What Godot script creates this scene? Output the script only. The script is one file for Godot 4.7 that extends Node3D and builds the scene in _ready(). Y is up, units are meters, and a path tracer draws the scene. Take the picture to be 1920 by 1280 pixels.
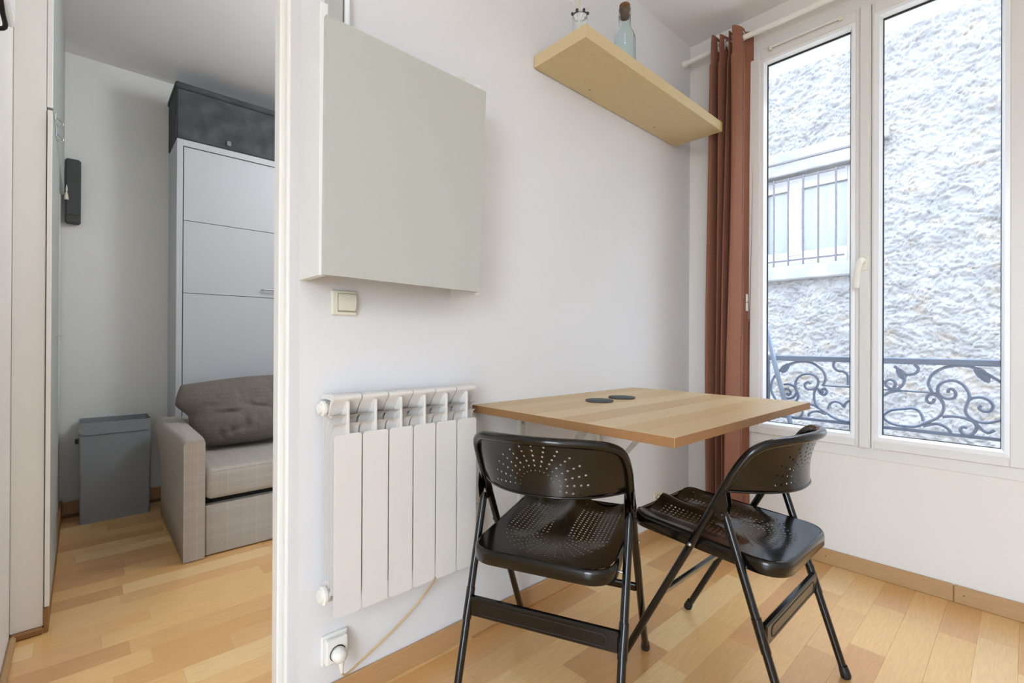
extends Node3D

const W1 := -1.283          # face of the partition wall (radiator, table, shelf)
const W2 := -2.515          # face of the window wall
const CEIL := 2.66
const OUT := -2.775         # outer face of the window wall
const COURT := -6.5         # face of the stone wall across the courtyard

var rng := RandomNumberGenerator.new()
var M := {}

# ---------------------------------------------------------------- nodes
func numbered(called: String) -> String:
	if not has_node(NodePath(called)):
		return called
	var i := 1
	while has_node(NodePath("%s_%03d" % [called, i])):
		i += 1
	return "%s_%03d" % [called, i]

func tag(o: Node, label: String, category: String, group := "") -> void:
	o.set_meta("label", label)
	o.set_meta("category", category)
	if group != "":
		o.set_meta("group", group)

func thing(called: String, label: String, category: String, at := Vector3.ZERO, turn := 0.0, group := "") -> Node3D:
	var o := Node3D.new()
	o.name = numbered(called)
	add_child(o)
	o.position = at
	o.rotation.y = turn
	tag(o, label, category, group)
	return o

func mk() -> SurfaceTool:
	var st := SurfaceTool.new()
	st.begin(Mesh.PRIMITIVE_TRIANGLES)
	return st

func done(st: SurfaceTool) -> ArrayMesh:
	st.generate_normals()
	return st.commit()

func put(called: String, mesh: Mesh, m: Material, parent: Node = null, at := Vector3.ZERO) -> MeshInstance3D:
	var o := MeshInstance3D.new()
	o.mesh = mesh
	o.material_override = m
	o.cast_shadow = GeometryInstance3D.SHADOW_CASTING_SETTING_ON
	o.position = at
	if parent == null:
		o.name = numbered(called)
		add_child(o)
	else:
		o.name = called
		var i := 1
		while parent.has_node(NodePath(String(o.name))):
			o.name = "%s_%03d" % [called, i]
			i += 1
		parent.add_child(o)
	return o

func build(called: String, st: SurfaceTool, m: Material, parent: Node = null, label := "") -> MeshInstance3D:
	var o := put(called, done(st), m, parent)
	if label != "":
		o.set_meta("label", label)
	return o

func struct(called: String, st: SurfaceTool, m: Material, label := "") -> MeshInstance3D:
	var o := build(called, st, m)
	o.set_meta("kind", "structure")
	if label != "":
		o.set_meta("label", label)
	return o

func group_struct(called: String, label: String) -> Node3D:
	var o := Node3D.new()
	o.name = called
	add_child(o)
	o.set_meta("kind", "structure")
	o.set_meta("label", label)
	return o

# ---------------------------------------------------------------- shapes
func tri(st: SurfaceTool, a: Vector3, b: Vector3, c: Vector3, out: Vector3) -> void:
	# clockwise seen from the side that out points to
	if (b - a).cross(c - a).dot(out) > 0.0:
		var t := b
		b = c
		c = t
	st.add_vertex(a)
	st.add_vertex(b)
	st.add_vertex(c)

func quad(st: SurfaceTool, a: Vector3, b: Vector3, c: Vector3, d: Vector3, out: Vector3) -> void:
	tri(st, a, b, c, out)
	tri(st, a, c, d, out)

func flat(st: SurfaceTool) -> void:
	st.set_smooth_group(-1)

func box(st: SurfaceTool, lo: Vector3, hi: Vector3, bev := 0.0) -> void:
	var c := (lo + hi) * 0.5
	var h := (hi - lo) * 0.5
	rbox(st, Transform3D(Basis(), c), h, bev)

func rbox(st: SurfaceTool, t: Transform3D, h: Vector3, bev := 0.0) -> void:
	# a box of half sizes h, its edges chamfered by bev, placed by t
	flat(st)
	h = h.abs()
	var b: float = minf(bev, minf(h.x, minf(h.y, h.z)) * 0.95)
	var ax := [Vector3(1, 0, 0), Vector3(0, 1, 0), Vector3(0, 0, 1)]
	for k in 3:
		var u: Vector3 = ax[(k + 1) % 3]
		var v: Vector3 = ax[(k + 2) % 3]
		var n: Vector3 = ax[k]
		var hu: float = h.dot(u) - b
		var hv: float = h.dot(v) - b
		var hn: float = h.dot(n)
		for s in [-1.0, 1.0]:
			var o: Vector3 = n * hn * s
			quad(st, t * (o - u * hu - v * hv), t * (o + u * hu - v * hv), t * (o + u * hu + v * hv), t * (o - u * hu + v * hv), t.basis * (n * s))
		if b > 0.0:
			# edges along n
			for su in [-1.0, 1.0]:
				for sv in [-1.0, 1.0]:
					var p1: Vector3 = u * (hu + b) * su + v * hv * sv
					var p2: Vector3 = u * hu * su + v * (hv + b) * sv
					var l: Vector3 = n * (hn - b)
					quad(st, t * (p1 - l), t * (p1 + l), t * (p2 + l), t * (p2 - l), t.basis * (u * su + v * sv))
	if b > 0.0:
		for sx in [-1.0, 1.0]:
			for sy in [-1.0, 1.0]:
				for sz in [-1.0, 1.0]:
					var s3 := Vector3(sx, sy, sz)
					var q := Vector3(h.x - b, h.y - b, h.z - b)
					tri(st, t * (Vector3(h.x, q.y, q.z) * s3), t * (Vector3(q.x, h.y, q.z) * s3), t * (Vector3(q.x, q.y, h.z) * s3), t.basis * s3)

func beam(st: SurfaceTool, a: Vector3, b: Vector3, wide: float, thick: float, side: Vector3, bev := 0.001) -> void:
	# a bar from a to b; wide along side
	var d := (b - a).normalized()
	var s := (side - d * side.dot(d)).normalized()
	rbox(st, Transform3D(Basis(d, s, d.cross(s)), (a + b) * 0.5), Vector3((b - a).length() * 0.5, wide * 0.5, thick * 0.5), bev)

func spline(pts: Array, steps: int, closed := false) -> PackedVector3Array:
	var out := PackedVector3Array()
	var n := pts.size()
	var last := n if closed else n - 1
	for i in last:
		var p0: Vector3 = pts[(i - 1 + n) % n] if closed or i > 0 else pts[0]
		var p1: Vector3 = pts[i]
		var p2: Vector3 = pts[(i + 1) % n]
		var p3: Vector3 = pts[(i + 2) % n] if closed or i + 2 < n else pts[n - 1]
		for k in steps:
			out.append(p1.cubic_interpolate(p2, p0, p3, float(k) / steps))
	if not closed:
		out.append(pts[n - 1])
	return out

func tube(st: SurfaceTool, pts: PackedVector3Array, r, sides := 10, closed := false, squash := 1.0, up := Vector3.ZERO) -> void:
	# a round bar along pts; r is one radius or one per point; squash flattens it across up
	st.set_smooth_group(1)
	var n := pts.size()
	var rings := []
	var nor := Vector3.ZERO
	for i in n:
		var a: Vector3 = pts[(i - 1 + n) % n] if closed else pts[maxi(i - 1, 0)]
		var b: Vector3 = pts[(i + 1) % n] if closed else pts[mini(i + 1, n - 1)]
		var d := (b - a).normalized()
		if up != Vector3.ZERO:
			nor = up
		elif nor == Vector3.ZERO:
			nor = Vector3.UP if absf(d.y) < 0.9 else Vector3.RIGHT
		nor = (nor - d * nor.dot(d)).normalized()
		var bi := d.cross(nor)
		var rad: float = r[i] if r is Array else r
		var ring := PackedVector3Array()
		for k in sides:
			var w := TAU * k / sides
			ring.append(pts[i] + nor * cos(w) * rad * squash + bi * sin(w) * rad)
		rings.append(ring)
	for i in (n if closed else n - 1):
		var j := (i + 1) % n
		for k in sides:
			var l := (k + 1) % sides
			var out: Vector3 = rings[i][k] + rings[i][l] - pts[i] * 2.0
			quad(st, rings[i][k], rings[i][l], rings[j][l], rings[j][k], out)
	if not closed:
		flat(st)
		for e in [0, n - 1]:
			var o: Vector3 = pts[0] - pts[1] if e == 0 else pts[n - 1] - pts[n - 2]
			for k in sides:
				tri(st, pts[e], rings[e][k], rings[e][(k + 1) % sides], o)

func lathe(st: SurfaceTool, prof: Array, t := Transform3D(), seg := 32, smooth := true) -> void:
	# prof: Vector2(radius, height) from bottom to top, turned round t's y axis
	if smooth:
		st.set_smooth_group(1)
	else:
		flat(st)
	for i in prof.size() - 1:
		var a: Vector2 = prof[i]
		var b: Vector2 = prof[i + 1]
		for k in seg:
			var w0 := TAU * k / seg
			var w1 := TAU * (k + 1) / seg
			var c0 := Vector3(cos(w0), 0, sin(w0))
			var c1 := Vector3(cos(w1), 0, sin(w1))
			var up := Vector3(0, 1, 0)
			var mid := (c0 + c1).normalized()
			var out := mid * (b.y - a.y) - up * (b.x - a.x)
			var p := [t * (c0 * a.x + up * a.y), t * (c1 * a.x + up * a.y), t * (c1 * b.x + up * b.y), t * (c0 * b.x + up * b.y)]
			if a.x > 1e-6:
				tri(st, p[0], p[1], p[2], t.basis * out)
			if b.x > 1e-6:
				tri(st, p[0], p[2], p[3], t.basis * out)

func prism(st: SurfaceTool, outline: PackedVector2Array, t: Transform3D, depth: float, smooth := false) -> void:
	# a flat outline in t's xy plane, made depth thick along t's z
	flat(st)
	var ids := Geometry2D.triangulate_polygon(outline)
	var z := Vector3(0, 0, depth)
	for i in range(0, ids.size(), 3):
		var a := Vector3(outline[ids[i]].x, outline[ids[i]].y, 0)
		var b := Vector3(outline[ids[i + 1]].x, outline[ids[i + 1]].y, 0)
		var c := Vector3(outline[ids[i + 2]].x, outline[ids[i + 2]].y, 0)
		tri(st, t * a, t * b, t * c, t.basis * Vector3(0, 0, -depth))
		tri(st, t * (a + z), t * (b + z), t * (c + z), t.basis * z)
	if smooth:
		st.set_smooth_group(1)
	var ccw := not Geometry2D.is_polygon_clockwise(outline)
	var n := outline.size()
	for i in n:
		var p := outline[i]
		var q := outline[(i + 1) % n]
		var e := q - p
		var o := Vector3(e.y, -e.x, 0) * (1.0 if ccw else -1.0)
		var a := Vector3(p.x, p.y, 0)
		var b := Vector3(q.x, q.y, 0)
		quad(st, t * a, t * b, t * (b + z), t * (a + z), t.basis * o)

func round_rect(w: float, h: float, r: float, k := 5) -> PackedVector2Array:
	var out := PackedVector2Array()
	for c in [[1, 1, 0.0], [-1, 1, PI / 2], [-1, -1, PI], [1, -1, PI * 1.5]]:
		for i in k + 1:
			var a: float = c[2] + PI / 2 * i / k
			out.append(Vector2(c[0] * (w / 2 - r) + cos(a) * r, c[1] * (h / 2 - r) + sin(a) * r))
	return out

func grid(st: SurfaceTool, g: Array, hint: Vector3, sg := 1, wrap := false) -> void:
	# rows of points; hint says roughly where outside is (a direction)
	st.set_smooth_group(sg)
	for i in g.size() - 1:
		var m: int = g[i].size()
		for j in (m if wrap else m - 1):
			var k := (j + 1) % m
			quad(st, g[i][j], g[i][k], g[i + 1][k], g[i + 1][j], hint)

func blob_grid(st: SurfaceTool, g: Array, c: Vector3, sg := 1, wrap := false) -> void:
	# like grid, outside being away from c
	st.set_smooth_group(sg)
	for i in g.size() - 1:
		var m: int = g[i].size()
		for j in (m if wrap else m - 1):
			var k := (j + 1) % m
			quad(st, g[i][j], g[i][k], g[i + 1][k], g[i + 1][j], (g[i][j] + g[i + 1][k]) * 0.5 - c)

# ---------------------------------------------------------------- materials
func mat(c: Color, rough := 0.6, spec := 0.5, metal := 0.0) -> StandardMaterial3D:
	var m := StandardMaterial3D.new()
	m.albedo_color = c
	m.roughness = rough
	m.metallic_specular = spec
	m.metallic = metal
	m.cull_mode = BaseMaterial3D.CULL_DISABLED
	return m

func noise_tex(freq: float, seed_: int, lo: Color, hi: Color, size := 512, oct := 4, kind := FastNoiseLite.TYPE_SIMPLEX_SMOOTH) -> NoiseTexture2D:
	var n := FastNoiseLite.new()
	n.noise_type = kind
	n.frequency = freq
	n.seed = seed_
	n.fractal_octaves = oct
	var t := NoiseTexture2D.new()
	t.width = size
	t.height = size
	t.seamless = true
	t.noise = n
	var g := Gradient.new()
	g.set_color(0, lo)
	g.set_color(1, hi)
	t.color_ramp = g
	return t

func triplanar(m: StandardMaterial3D, tex: Texture2D, scale: Vector3, world := true, offset := Vector3.ZERO) -> StandardMaterial3D:
	m.albedo_texture = tex
	m.uv1_triplanar = true
	m.uv1_world_triplanar = world
	m.uv1_scale = scale
	m.uv1_offset = offset
	return m

func relief(m: StandardMaterial3D, tex: Texture2D, cm: float, scale: Vector3, world := true) -> StandardMaterial3D:
	m.heightmap_enabled = true
	m.heightmap_texture = tex
	m.heightmap_scale = cm
	m.uv1_triplanar = true
	m.uv1_world_triplanar = world
	m.uv1_scale = scale
	return m

func weave_tex(seed_: int, lo: float) -> ImageTexture:
	# crossed threads of uneven tone
	var s := 256
	var im := Image.create(s, s, false, Image.FORMAT_RGB8)
	var r := RandomNumberGenerator.new()
	r.seed = seed_
	var col := []
	var row := []
	for i in s:
		col.append(r.randf())
		row.append(r.randf())
	for y in s:
		for x in s:
			var over := (x / 2 + y / 2) % 2 == 0
			var v: float = lo + (1.0 - lo) * (0.65 * (col[x] if over else row[y]) + 0.35 * r.randf())
			im.set_pixel(x, y, Color(v, v, v))
	return ImageTexture.create_from_image(im)

func make_materials() -> void:
	var plaster := noise_tex(0.012, 3, Color(0.3, 0.3, 0.3), Color(0.7, 0.7, 0.7), 512, 5)
	M.wall = relief(mat(Color(0.890, 0.890, 0.895), 0.75, 0.3), plaster, 0.25, Vector3(1.4, 1.4, 1.4))
	M.wall_warm = relief(mat(Color(0.90, 0.885, 0.865), 0.75, 0.3), plaster, 0.2, Vector3(1.4, 1.4, 1.4))
	M.wall_bed = relief(mat(Color(0.89, 0.895, 0.88), 0.8, 0.3), plaster, 0.25, Vector3(1.4, 1.4, 1.4))
	M.ceiling = mat(Color(0.93, 0.93, 0.94), 0.85, 0.3)
	M.gloss_white = mat(Color(0.91, 0.91, 0.90), 0.35, 0.5)
	M.closet_door_shaded = mat(Color(0.66, 0.68, 0.665), 0.5)  # doors darkened, the shade on their face put into the colour
	M.cream = mat(Color(0.925, 0.92, 0.90), 0.4, 0.5)
	M.board_grey = mat(Color(0.735, 0.74, 0.715), 0.55, 0.4)
	M.pvc = mat(Color(0.88, 0.875, 0.865), 0.3, 0.5)
	M.bead = mat(Color(0.93, 0.94, 0.95), 0.2, 0.5)
	M.gasket = mat(Color(0.09, 0.10, 0.11), 0.6)
	M.white_plastic = mat(Color(0.92, 0.915, 0.885), 0.3)
	M.ivory = mat(Color(0.90, 0.895, 0.83), 0.3)
	M.radiator = mat(Color(0.875, 0.865, 0.85), 0.35)
	M.dark_gap = mat(Color(0.06, 0.06, 0.06), 0.9)
	M.white_metal = mat(Color(0.87, 0.86, 0.83), 0.4)
	M.chrome = mat(Color(0.75, 0.76, 0.78), 0.22, 0.5, 1.0)
	M.black_steel = mat(Color(0.035, 0.032, 0.028), 0.2, 0.42)
	M.black_steel.clearcoat_enabled = true
	M.black_steel.clearcoat = 0.34
	M.black_steel.clearcoat_roughness = 0.12
	M.rubber = mat(Color(0.06, 0.06, 0.065), 0.5)
	M.slate = mat(Color(0.25, 0.265, 0.28), 0.6)
	M.cardboard_grey = relief(mat(Color(0.54, 0.555, 0.57), 0.8, 0.3), noise_tex(0.05, 5, Color.BLACK, Color.WHITE, 256, 3), 0.03, Vector3(8, 8, 8))
	M.handle_dark = mat(Color(0.16, 0.16, 0.16), 0.6)
	M.storage = triplanar(mat(Color(0.34, 0.35, 0.365), 0.75, 0.35), noise_tex(0.008, 8, Color(0.72, 0.72, 0.72), Color(1, 1, 1), 256, 5), Vector3(3, 3, 3))
	M.bag = mat(Color(0.32, 0.325, 0.33), 0.8, 0.3)
	M.cabinet = mat(Color(0.735, 0.745, 0.76), 0.4, 0.45)
	M.sofa = triplanar(mat(Color(0.80, 0.765, 0.72), 0.95, 0.2), weave_tex(4, 0.66), Vector3(8, 8, 8))
	M.sofa.rim_enabled = true
	M.sofa.rim = 0.25
	M.pillow = triplanar(mat(Color(0.56, 0.525, 0.49), 0.9, 0.25), weave_tex(9, 0.6), Vector3(6, 6, 6))
	M.pillow.rim_enabled = true
	M.pillow.rim = 0.25
	M.curtain = triplanar(mat(Color(0.62, 0.415, 0.33), 0.85, 0.3), weave_tex(14, 0.78), Vector3(6, 6, 6))
	M.curtain.rim_enabled = true
	M.curtain.rim = 0.5
	M.curtain.backlight_enabled = true
	M.curtain.backlight = Color(0.12, 0.06, 0.045)
	M.hem = mat(Color(0.40, 0.22, 0.16), 0.85, 0.3)
	M.cork = triplanar(mat(Color(0.62, 0.42, 0.25), 0.85), noise_tex(0.04, 6, Color(0.5, 0.5, 0.5), Color.WHITE, 128, 3), Vector3(12, 12, 12))
	M.bottle = mat(Color(0.935, 0.978, 0.98, 0.0), 0.0)
	M.bottle.refraction_enabled = true
	M.bottle.refraction_scale = 0.05
	M.jar = mat(Color(0.92, 0.94, 0.95, 0.22), 0.1)
	M.jar.transparency = BaseMaterial3D.TRANSPARENCY_ALPHA
	M.stud = mat(Color(0.22, 0.25, 0.29), 0.35, 0.5, 0.6)
	M.straw = mat(Color(0.86, 0.82, 0.74), 0.9)
	M.pane = mat(Color(0.97, 0.98, 1.0, 0.03), 0.0)
	M.pane.transparency = BaseMaterial3D.TRANSPARENCY_ALPHA
	M.cord = mat(Color(0.80, 0.70, 0.52), 0.5)
	M.iron = mat(Color(0.374, 0.431, 0.522), 0.5)  # grey-blue paint made paler, window flare and haze put into the colour
	M.pole = mat(Color(0.487, 0.548, 0.635), 0.35)
	M.globe = mat(Color(0.95, 0.95, 0.93), 0.4)
	M.globe.emission_enabled = true
	M.globe.emission = Color(0.97, 0.985, 1.0)
	M.globe.emission_energy_multiplier = 1.2
	var grain := noise_tex(0.02, 21, Color(0.94, 0.92, 0.895), Color(1, 1, 1), 512, 4)
	M.grain = grain
	M.planks = []
	var tones := [Color(0.930, 0.744, 0.478), Color(0.945, 0.773, 0.515), Color(0.895, 0.699, 0.442), Color(0.965, 0.822, 0.584), Color(0.915, 0.729, 0.483), Color(0.940, 0.758, 0.492), Color(0.855, 0.650, 0.409)]
	for i in tones.size():
		M.planks.append(triplanar(mat(tones[i], 0.30, 0.75), grain, Vector3(9, 9, 0.9), true, Vector3(i * 0.137, 0, i * 0.391)))
	for p in M.planks:
		p.clearcoat_enabled = true
		p.clearcoat = 0.45
		p.clearcoat_roughness = 0.28
	M.skirt = triplanar(mat(Color(0.76, 0.60, 0.42), 0.45), grain, Vector3(5, 14, 0.8))
	M.skirt_x = triplanar(mat(Color(0.74, 0.60, 0.43), 0.45), grain, Vector3(0.8, 14, 5))
	M.raw_wood = triplanar(mat(Color(0.60, 0.44, 0.27), 0.7), grain, Vector3(6, 6, 6))
	M.staves = []
	for c in [Color(0.83, 0.71, 0.52), Color(0.845, 0.735, 0.555), Color(0.815, 0.69, 0.505), Color(0.865, 0.765, 0.595)]:
		M.staves.append(triplanar(mat(c, 0.42, 0.5), grain, Vector3(10, 10, 1.1), true, Vector3(M.staves.size() * 0.21, 0, M.staves.size() * 0.37)))
	M.stave_end = triplanar(mat(Color(0.60, 0.44, 0.28), 0.6), grain, Vector3(10, 10, 10))
	M.birch = triplanar(mat(Color(0.845, 0.765, 0.60), 0.5, 0.4), noise_tex(0.03, 31, Color(0.965, 0.955, 0.94), Color(1, 1, 1), 256, 4), Vector3(14, 14, 1.5))
	M.birch_band = mat(Color(0.80, 0.70, 0.42), 0.5, 0.4)
	M.screw = mat(Color(0.10, 0.08, 0.06), 0.5)
	M.stone = mat(Color(1, 1, 1), 0.95, 0.2)
	M.stone.vertex_color_use_as_albedo = true
	M.stone_plain = mat(Color(0.400, 0.400, 0.400), 0.95, 0.2)
	M.render = triplanar(mat(Color(0.492, 0.492, 0.496), 0.9, 0.2), noise_tex(0.01, 41, Color(0.80, 0.81, 0.84), Color(1, 1, 1), 256, 5), Vector3(0.9, 0.9, 0.9))
	M.far_frame = mat(Color(0.539, 0.539, 0.548), 0.5)
	M.far_pane = mat(Color(0.409, 0.431, 0.448), 0.3, 0.5)
	M.far_bar = triplanar(mat(Color(0.331, 0.331, 0.365), 0.8), noise_tex(0.03, 45, Color(0.55, 0.5, 0.5), Color(1, 1, 1), 128, 3), Vector3(6, 6, 6))

# ================================================================ scene
func _ready() -> void:
	# ---- camera (a level lens with a little roll), sky, exposure
	var cam := Camera3D.new()
	cam.name = "camera"
	cam.transform = Transform3D(Basis(Vector3(0.6738, 0.0045, -0.7389), Vector3(-0.0013, 1.0, 0.0049), Vector3(0.7389, -0.0023, 0.6738)).orthonormalized(), Vector3(0, 1, 0))
	cam.fov = rad_to_deg(2.0 * atan(640.0 / 882.9))
	cam.near = 0.03
	cam.far = 200.0
	add_child(cam)
	cam.current = true
	var env := Environment.new()
	env.background_mode = Environment.BG_SKY
	var sky := Sky.new()
	var sm := ProceduralSkyMaterial.new()
	sm.sky_top_color = Color(0.86, 0.93, 1.0)
	sm.sky_horizon_color = Color(0.89, 0.945, 1.0)
	sm.ground_horizon_color = Color(0.72, 0.72, 0.72)
	sm.ground_bottom_color = Color(0.55, 0.55, 0.55)
	sm.sun_angle_max = 1.0
	sky.sky_material = sm
	env.sky = sky
	env.background_energy_multiplier = 15.0
	env.tonemap_mode = Environment.TONE_MAPPER_LINEAR
	env.tonemap_exposure = 0.96
	env.sdfgi_enabled = true
	env.ssao_enabled = true
	env.ssil_enabled = true
	var we := WorldEnvironment.new()
	we.name = "world"
	we.environment = env
	add_child(we)

	rng.seed = 7
	make_materials()
	make_shell()
	make_floor()
	make_window()
	make_courtyard()
	make_balustrade()
	make_closet()
	make_wall_cover()
	make_radiator()
	make_fittings()
	make_table()
	make_shelf()
	make_curtain()
	make_bed_corner()
	make_chairs()
	make_fill_lamp(Vector3(0.90, 2.12, 0.10), 0.42, "added unseen fill lamp, opal glass globe on the dining room ceiling")
	make_fill_lamp(Vector3(-2.0, 2.42, -1.5), 0.95, "added unseen fill lamp, opal glass globe on the ceiling of the sleeping corner")

func make_fill_lamp(at: Vector3, energy: float, label: String) -> void:  # globe lamps out of view, added to fill the rooms with light
	var l := thing("added_ceiling_lamp", label, "lamp", at)
	var st := mk()
	var prof := []
	for i in 17:
		var a := -PI / 2 + PI * i / 16.0
		prof.append(Vector2(cos(a) * 0.2, sin(a) * 0.2))
	lathe(st, prof, Transform3D(), 32)
	build("globe", st, M.globe, l)
	st = mk()
	lathe(st, [Vector2(0.0, 0.190), Vector2(0.05, 0.190), Vector2(0.06, 0.21), Vector2(0.06, CEIL - at.y - 0.0005), Vector2(0.0, CEIL - at.y - 0.0005)], Transform3D(), 24, false)
	build("base", st, M.white_plastic, l)
	var o := OmniLight3D.new()
	o.name = "fill_light"
	o.light_color = Color(0.97, 0.985, 1.0)
	o.light_energy = energy
	o.light_size = 0.19
	o.omni_range = 12.0
	o.omni_attenuation = 2.0
	o.shadow_enabled = true
	l.add_child(o)

# ---------------------------------------------------------------- the room
func make_shell() -> void:
	var st := mk()
	box(st, Vector3(-1.43, 0, W2), Vector3(W1, CEIL, -0.419), 0.0)
	var wp := struct("wall_partition", st, M.wall, "white plastered partition wall between the dining room and the sleeping corner")
	st = mk()   # moulded door casing on the end of the partition
	box(st, Vector3(-1.445, 0, -0.46), Vector3(-1.395, CEIL, -0.400), 0.004)
	box(st, Vector3(-1.395, 0, -0.43), Vector3(-1.369, CEIL, -0.412), 0.003)
	build("casing", st, M.cream, wp)
	st = mk()
	var zl := OUT
	box(st, Vector3(-3.95, -0.1, zl), Vector3(-2.7, CEIL, W2))
	box(st, Vector3(-1.7, -0.1, zl), Vector3(-0.983, CEIL, W2))
	box(st, Vector3(0.09, -0.1, zl), Vector3(1.9, CEIL, W2))
	box(st, Vector3(-0.983, -0.1, zl), Vector3(0.09, 0.505, W2))
	box(st, Vector3(-0.983, 2.513, zl), Vector3(0.09, CEIL, W2))
	box(st, Vector3(-0.983, 2.45, zl), Vector3(0.09, 2.513, -2.58))
	box(st, Vector3(-2.7, -0.1, zl), Vector3(-1.7, 0.5, W2))
	box(st, Vector3(-2.7, 2.45, zl), Vector3(-1.7, CEIL, W2))
	struct("wall_window", st, M.wall_warm, "white plastered wall with the tall casement window")
	st = mk()
	box(st, Vector3(-3.95, CEIL, OUT), Vector3(1.9, CEIL + 0.2, 2.2))
	struct("ceiling", st, M.ceiling)
	st = mk()
	box(st, Vector3(-3.95, -0.1, W2), Vector3(-3.73, CEIL, 0.33))
	struct("wall_far", st, M.wall_bed, "off-white back wall of the sleeping corner")
	st = mk()
	box(st, Vector3(-3.73, 0, 0.175), Vector3(-1.70, CEIL, 0.33))
	struct("wall_near", st, M.wall_warm)
	st = mk()
	box(st, Vector3(-1.85, 0, 0.33), Vector3(-1.70, CEIL, 2.2))
	struct("wall_return", st, M.wall)
	st = mk()
	box(st, Vector3(1.7, -0.1, W2), Vector3(1.9, CEIL, 2.2))
	struct("wall_end", st, M.wall)
	st = mk()  # wall behind the view; its unseen opening is added to light the room
	box(st, Vector3(-1.70, 2.40, 2.0), Vector3(1.7, CEIL, 2.2))
	box(st, Vector3(-1.70, 0, 2.0), Vector3(0.25, 2.40, 2.2))
	box(st, Vector3(1.6, 0, 2.0), Vector3(1.7, 2.40, 2.2))
	box(st, Vector3(0.25, -0.1, 2.0), Vector3(1.6, 0.2, 2.2))
	struct("wall_street", st, M.wall)
	# baseboards
	st = mk()
	box(st, Vector3(W1, 0, W2), Vector3(W1 + 0.011, 0.070, -0.419), 0.003)
	struct("baseboard_partition", st, M.skirt, "varnished wooden baseboard under the radiator and table")
	var bb := group_struct("baseboard_window", "varnished wooden baseboard in two lengths under the window")
	st = mk()
	box(st, Vector3(W1 + 0.011, 0, W2), Vector3(-0.196, 0.068, W2 + 0.011), 0.003)
	build("board", st, M.skirt_x, bb)
	st = mk()
	box(st, Vector3(-0.1945, 0, W2), Vector3(1.7, 0.068, W2 + 0.011), 0.003)
	build("board", st, M.skirt_x, bb)
	for x in [-0.62, -0.165]:
		st = mk()
		lathe(st, [Vector2(0.0022, 0.0), Vector2(0.0022, 0.0012), Vector2(0, 0.0014)], Transform3D(Basis(Vector3.RIGHT, PI / 2), Vector3(x, 0.036, W2 + 0.0105)), 8)
		build("nail", st, M.screw, bb)
	st = mk()
	box(st, Vector3(-3.73, 0, -0.40), Vector3(-3.716, 0.075, 0.08), 0.003)
	struct("baseboard_far", st, M.skirt, "dark varnished baseboard behind the laundry bin")
	st = mk()
	box(st, Vector3(-2.26, 0, 0.158), Vector3(-1.70, 0.022, 0.175), 0.006)
	struct("baseboard_near", st, M.skirt_x, "quarter round bead along the near wall")

func make_floor() -> void:
	var fl := group_struct("floor", "honey coloured laminate floor of staggered narrow strips")
	var st := mk()
	box(st, Vector3(-3.95, -0.12, OUT), Vector3(1.9, -0.005, 2.2))
	build("subfloor", st, M.raw_wood, fl)
	var lens := [0.30, 0.42, 0.55, 0.66, 0.36]
	var meshes := {}
	var w := 0.0955
	var rest := mk()
	for k in range(-18, 39):
		var x1 := -0.02 - w * k
		var x0 := x1 - w
		if x1 > 1.7 or x0 < -3.74:
			continue
		var z := W2 - rng.randf() * 0.3
		var last := -1
		while z < 2.0:
			var l: float = lens[rng.randi() % lens.size()]
			var a := maxf(z, W2)
			var b := minf(z + l, 2.0)
			var tone: int = rng.randi() % 7
			if tone == last:
				tone = (tone + 3) % 7
			last = tone
			z += l
			if b - a < 0.02:
				continue
			var lo := Vector3(x0 + 0.00015, -0.005, a + 0.00015)
			var hi := Vector3(x1 - 0.00015, 0.0, b - 0.00015)
			var inside := (x0 > W1 - 0.10 and x1 < 0.30 and b < 0.2) or (x0 < W1 - 0.02 and a > -1.25 and b < 0.55 and a < 0.18)
			if not inside:
				box(rest, lo, hi, 0.0004)
				continue
			var key := "%d" % int(round((b - a) * 1000.0))
			if not meshes.has(key):
				var s := mk()
				box(s, -(hi - lo) * 0.5, (hi - lo) * 0.5, 0.0003)
				meshes[key] = done(s)
			put("plank", meshes[key], M.planks[tone], fl, (lo + hi) * 0.5)
	var r := build("plank_field", rest, M.planks[0], fl)
	r.set_meta("kind", "stuff")

func ring(st: SurfaceTool, x0: float, x1: float, y0: float, y1: float, l: float, r: float, b: float, t: float, z0: float, z1: float, bev := 0.002) -> void:
	# a frame of four bars: outer size and the widths of its left, right, bottom and top bars
	box(st, Vector3(x0, y0, z0), Vector3(x0 + l, y1, z1), bev)
	box(st, Vector3(x1 - r, y0, z0), Vector3(x1, y1, z1), bev)
	box(st, Vector3(x0 + l, y0, z0), Vector3(x1 - r, y0 + b, z1), bev)
	box(st, Vector3(x0 + l, y1 - t, z0), Vector3(x1 - r, y1, z1), bev)

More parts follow.
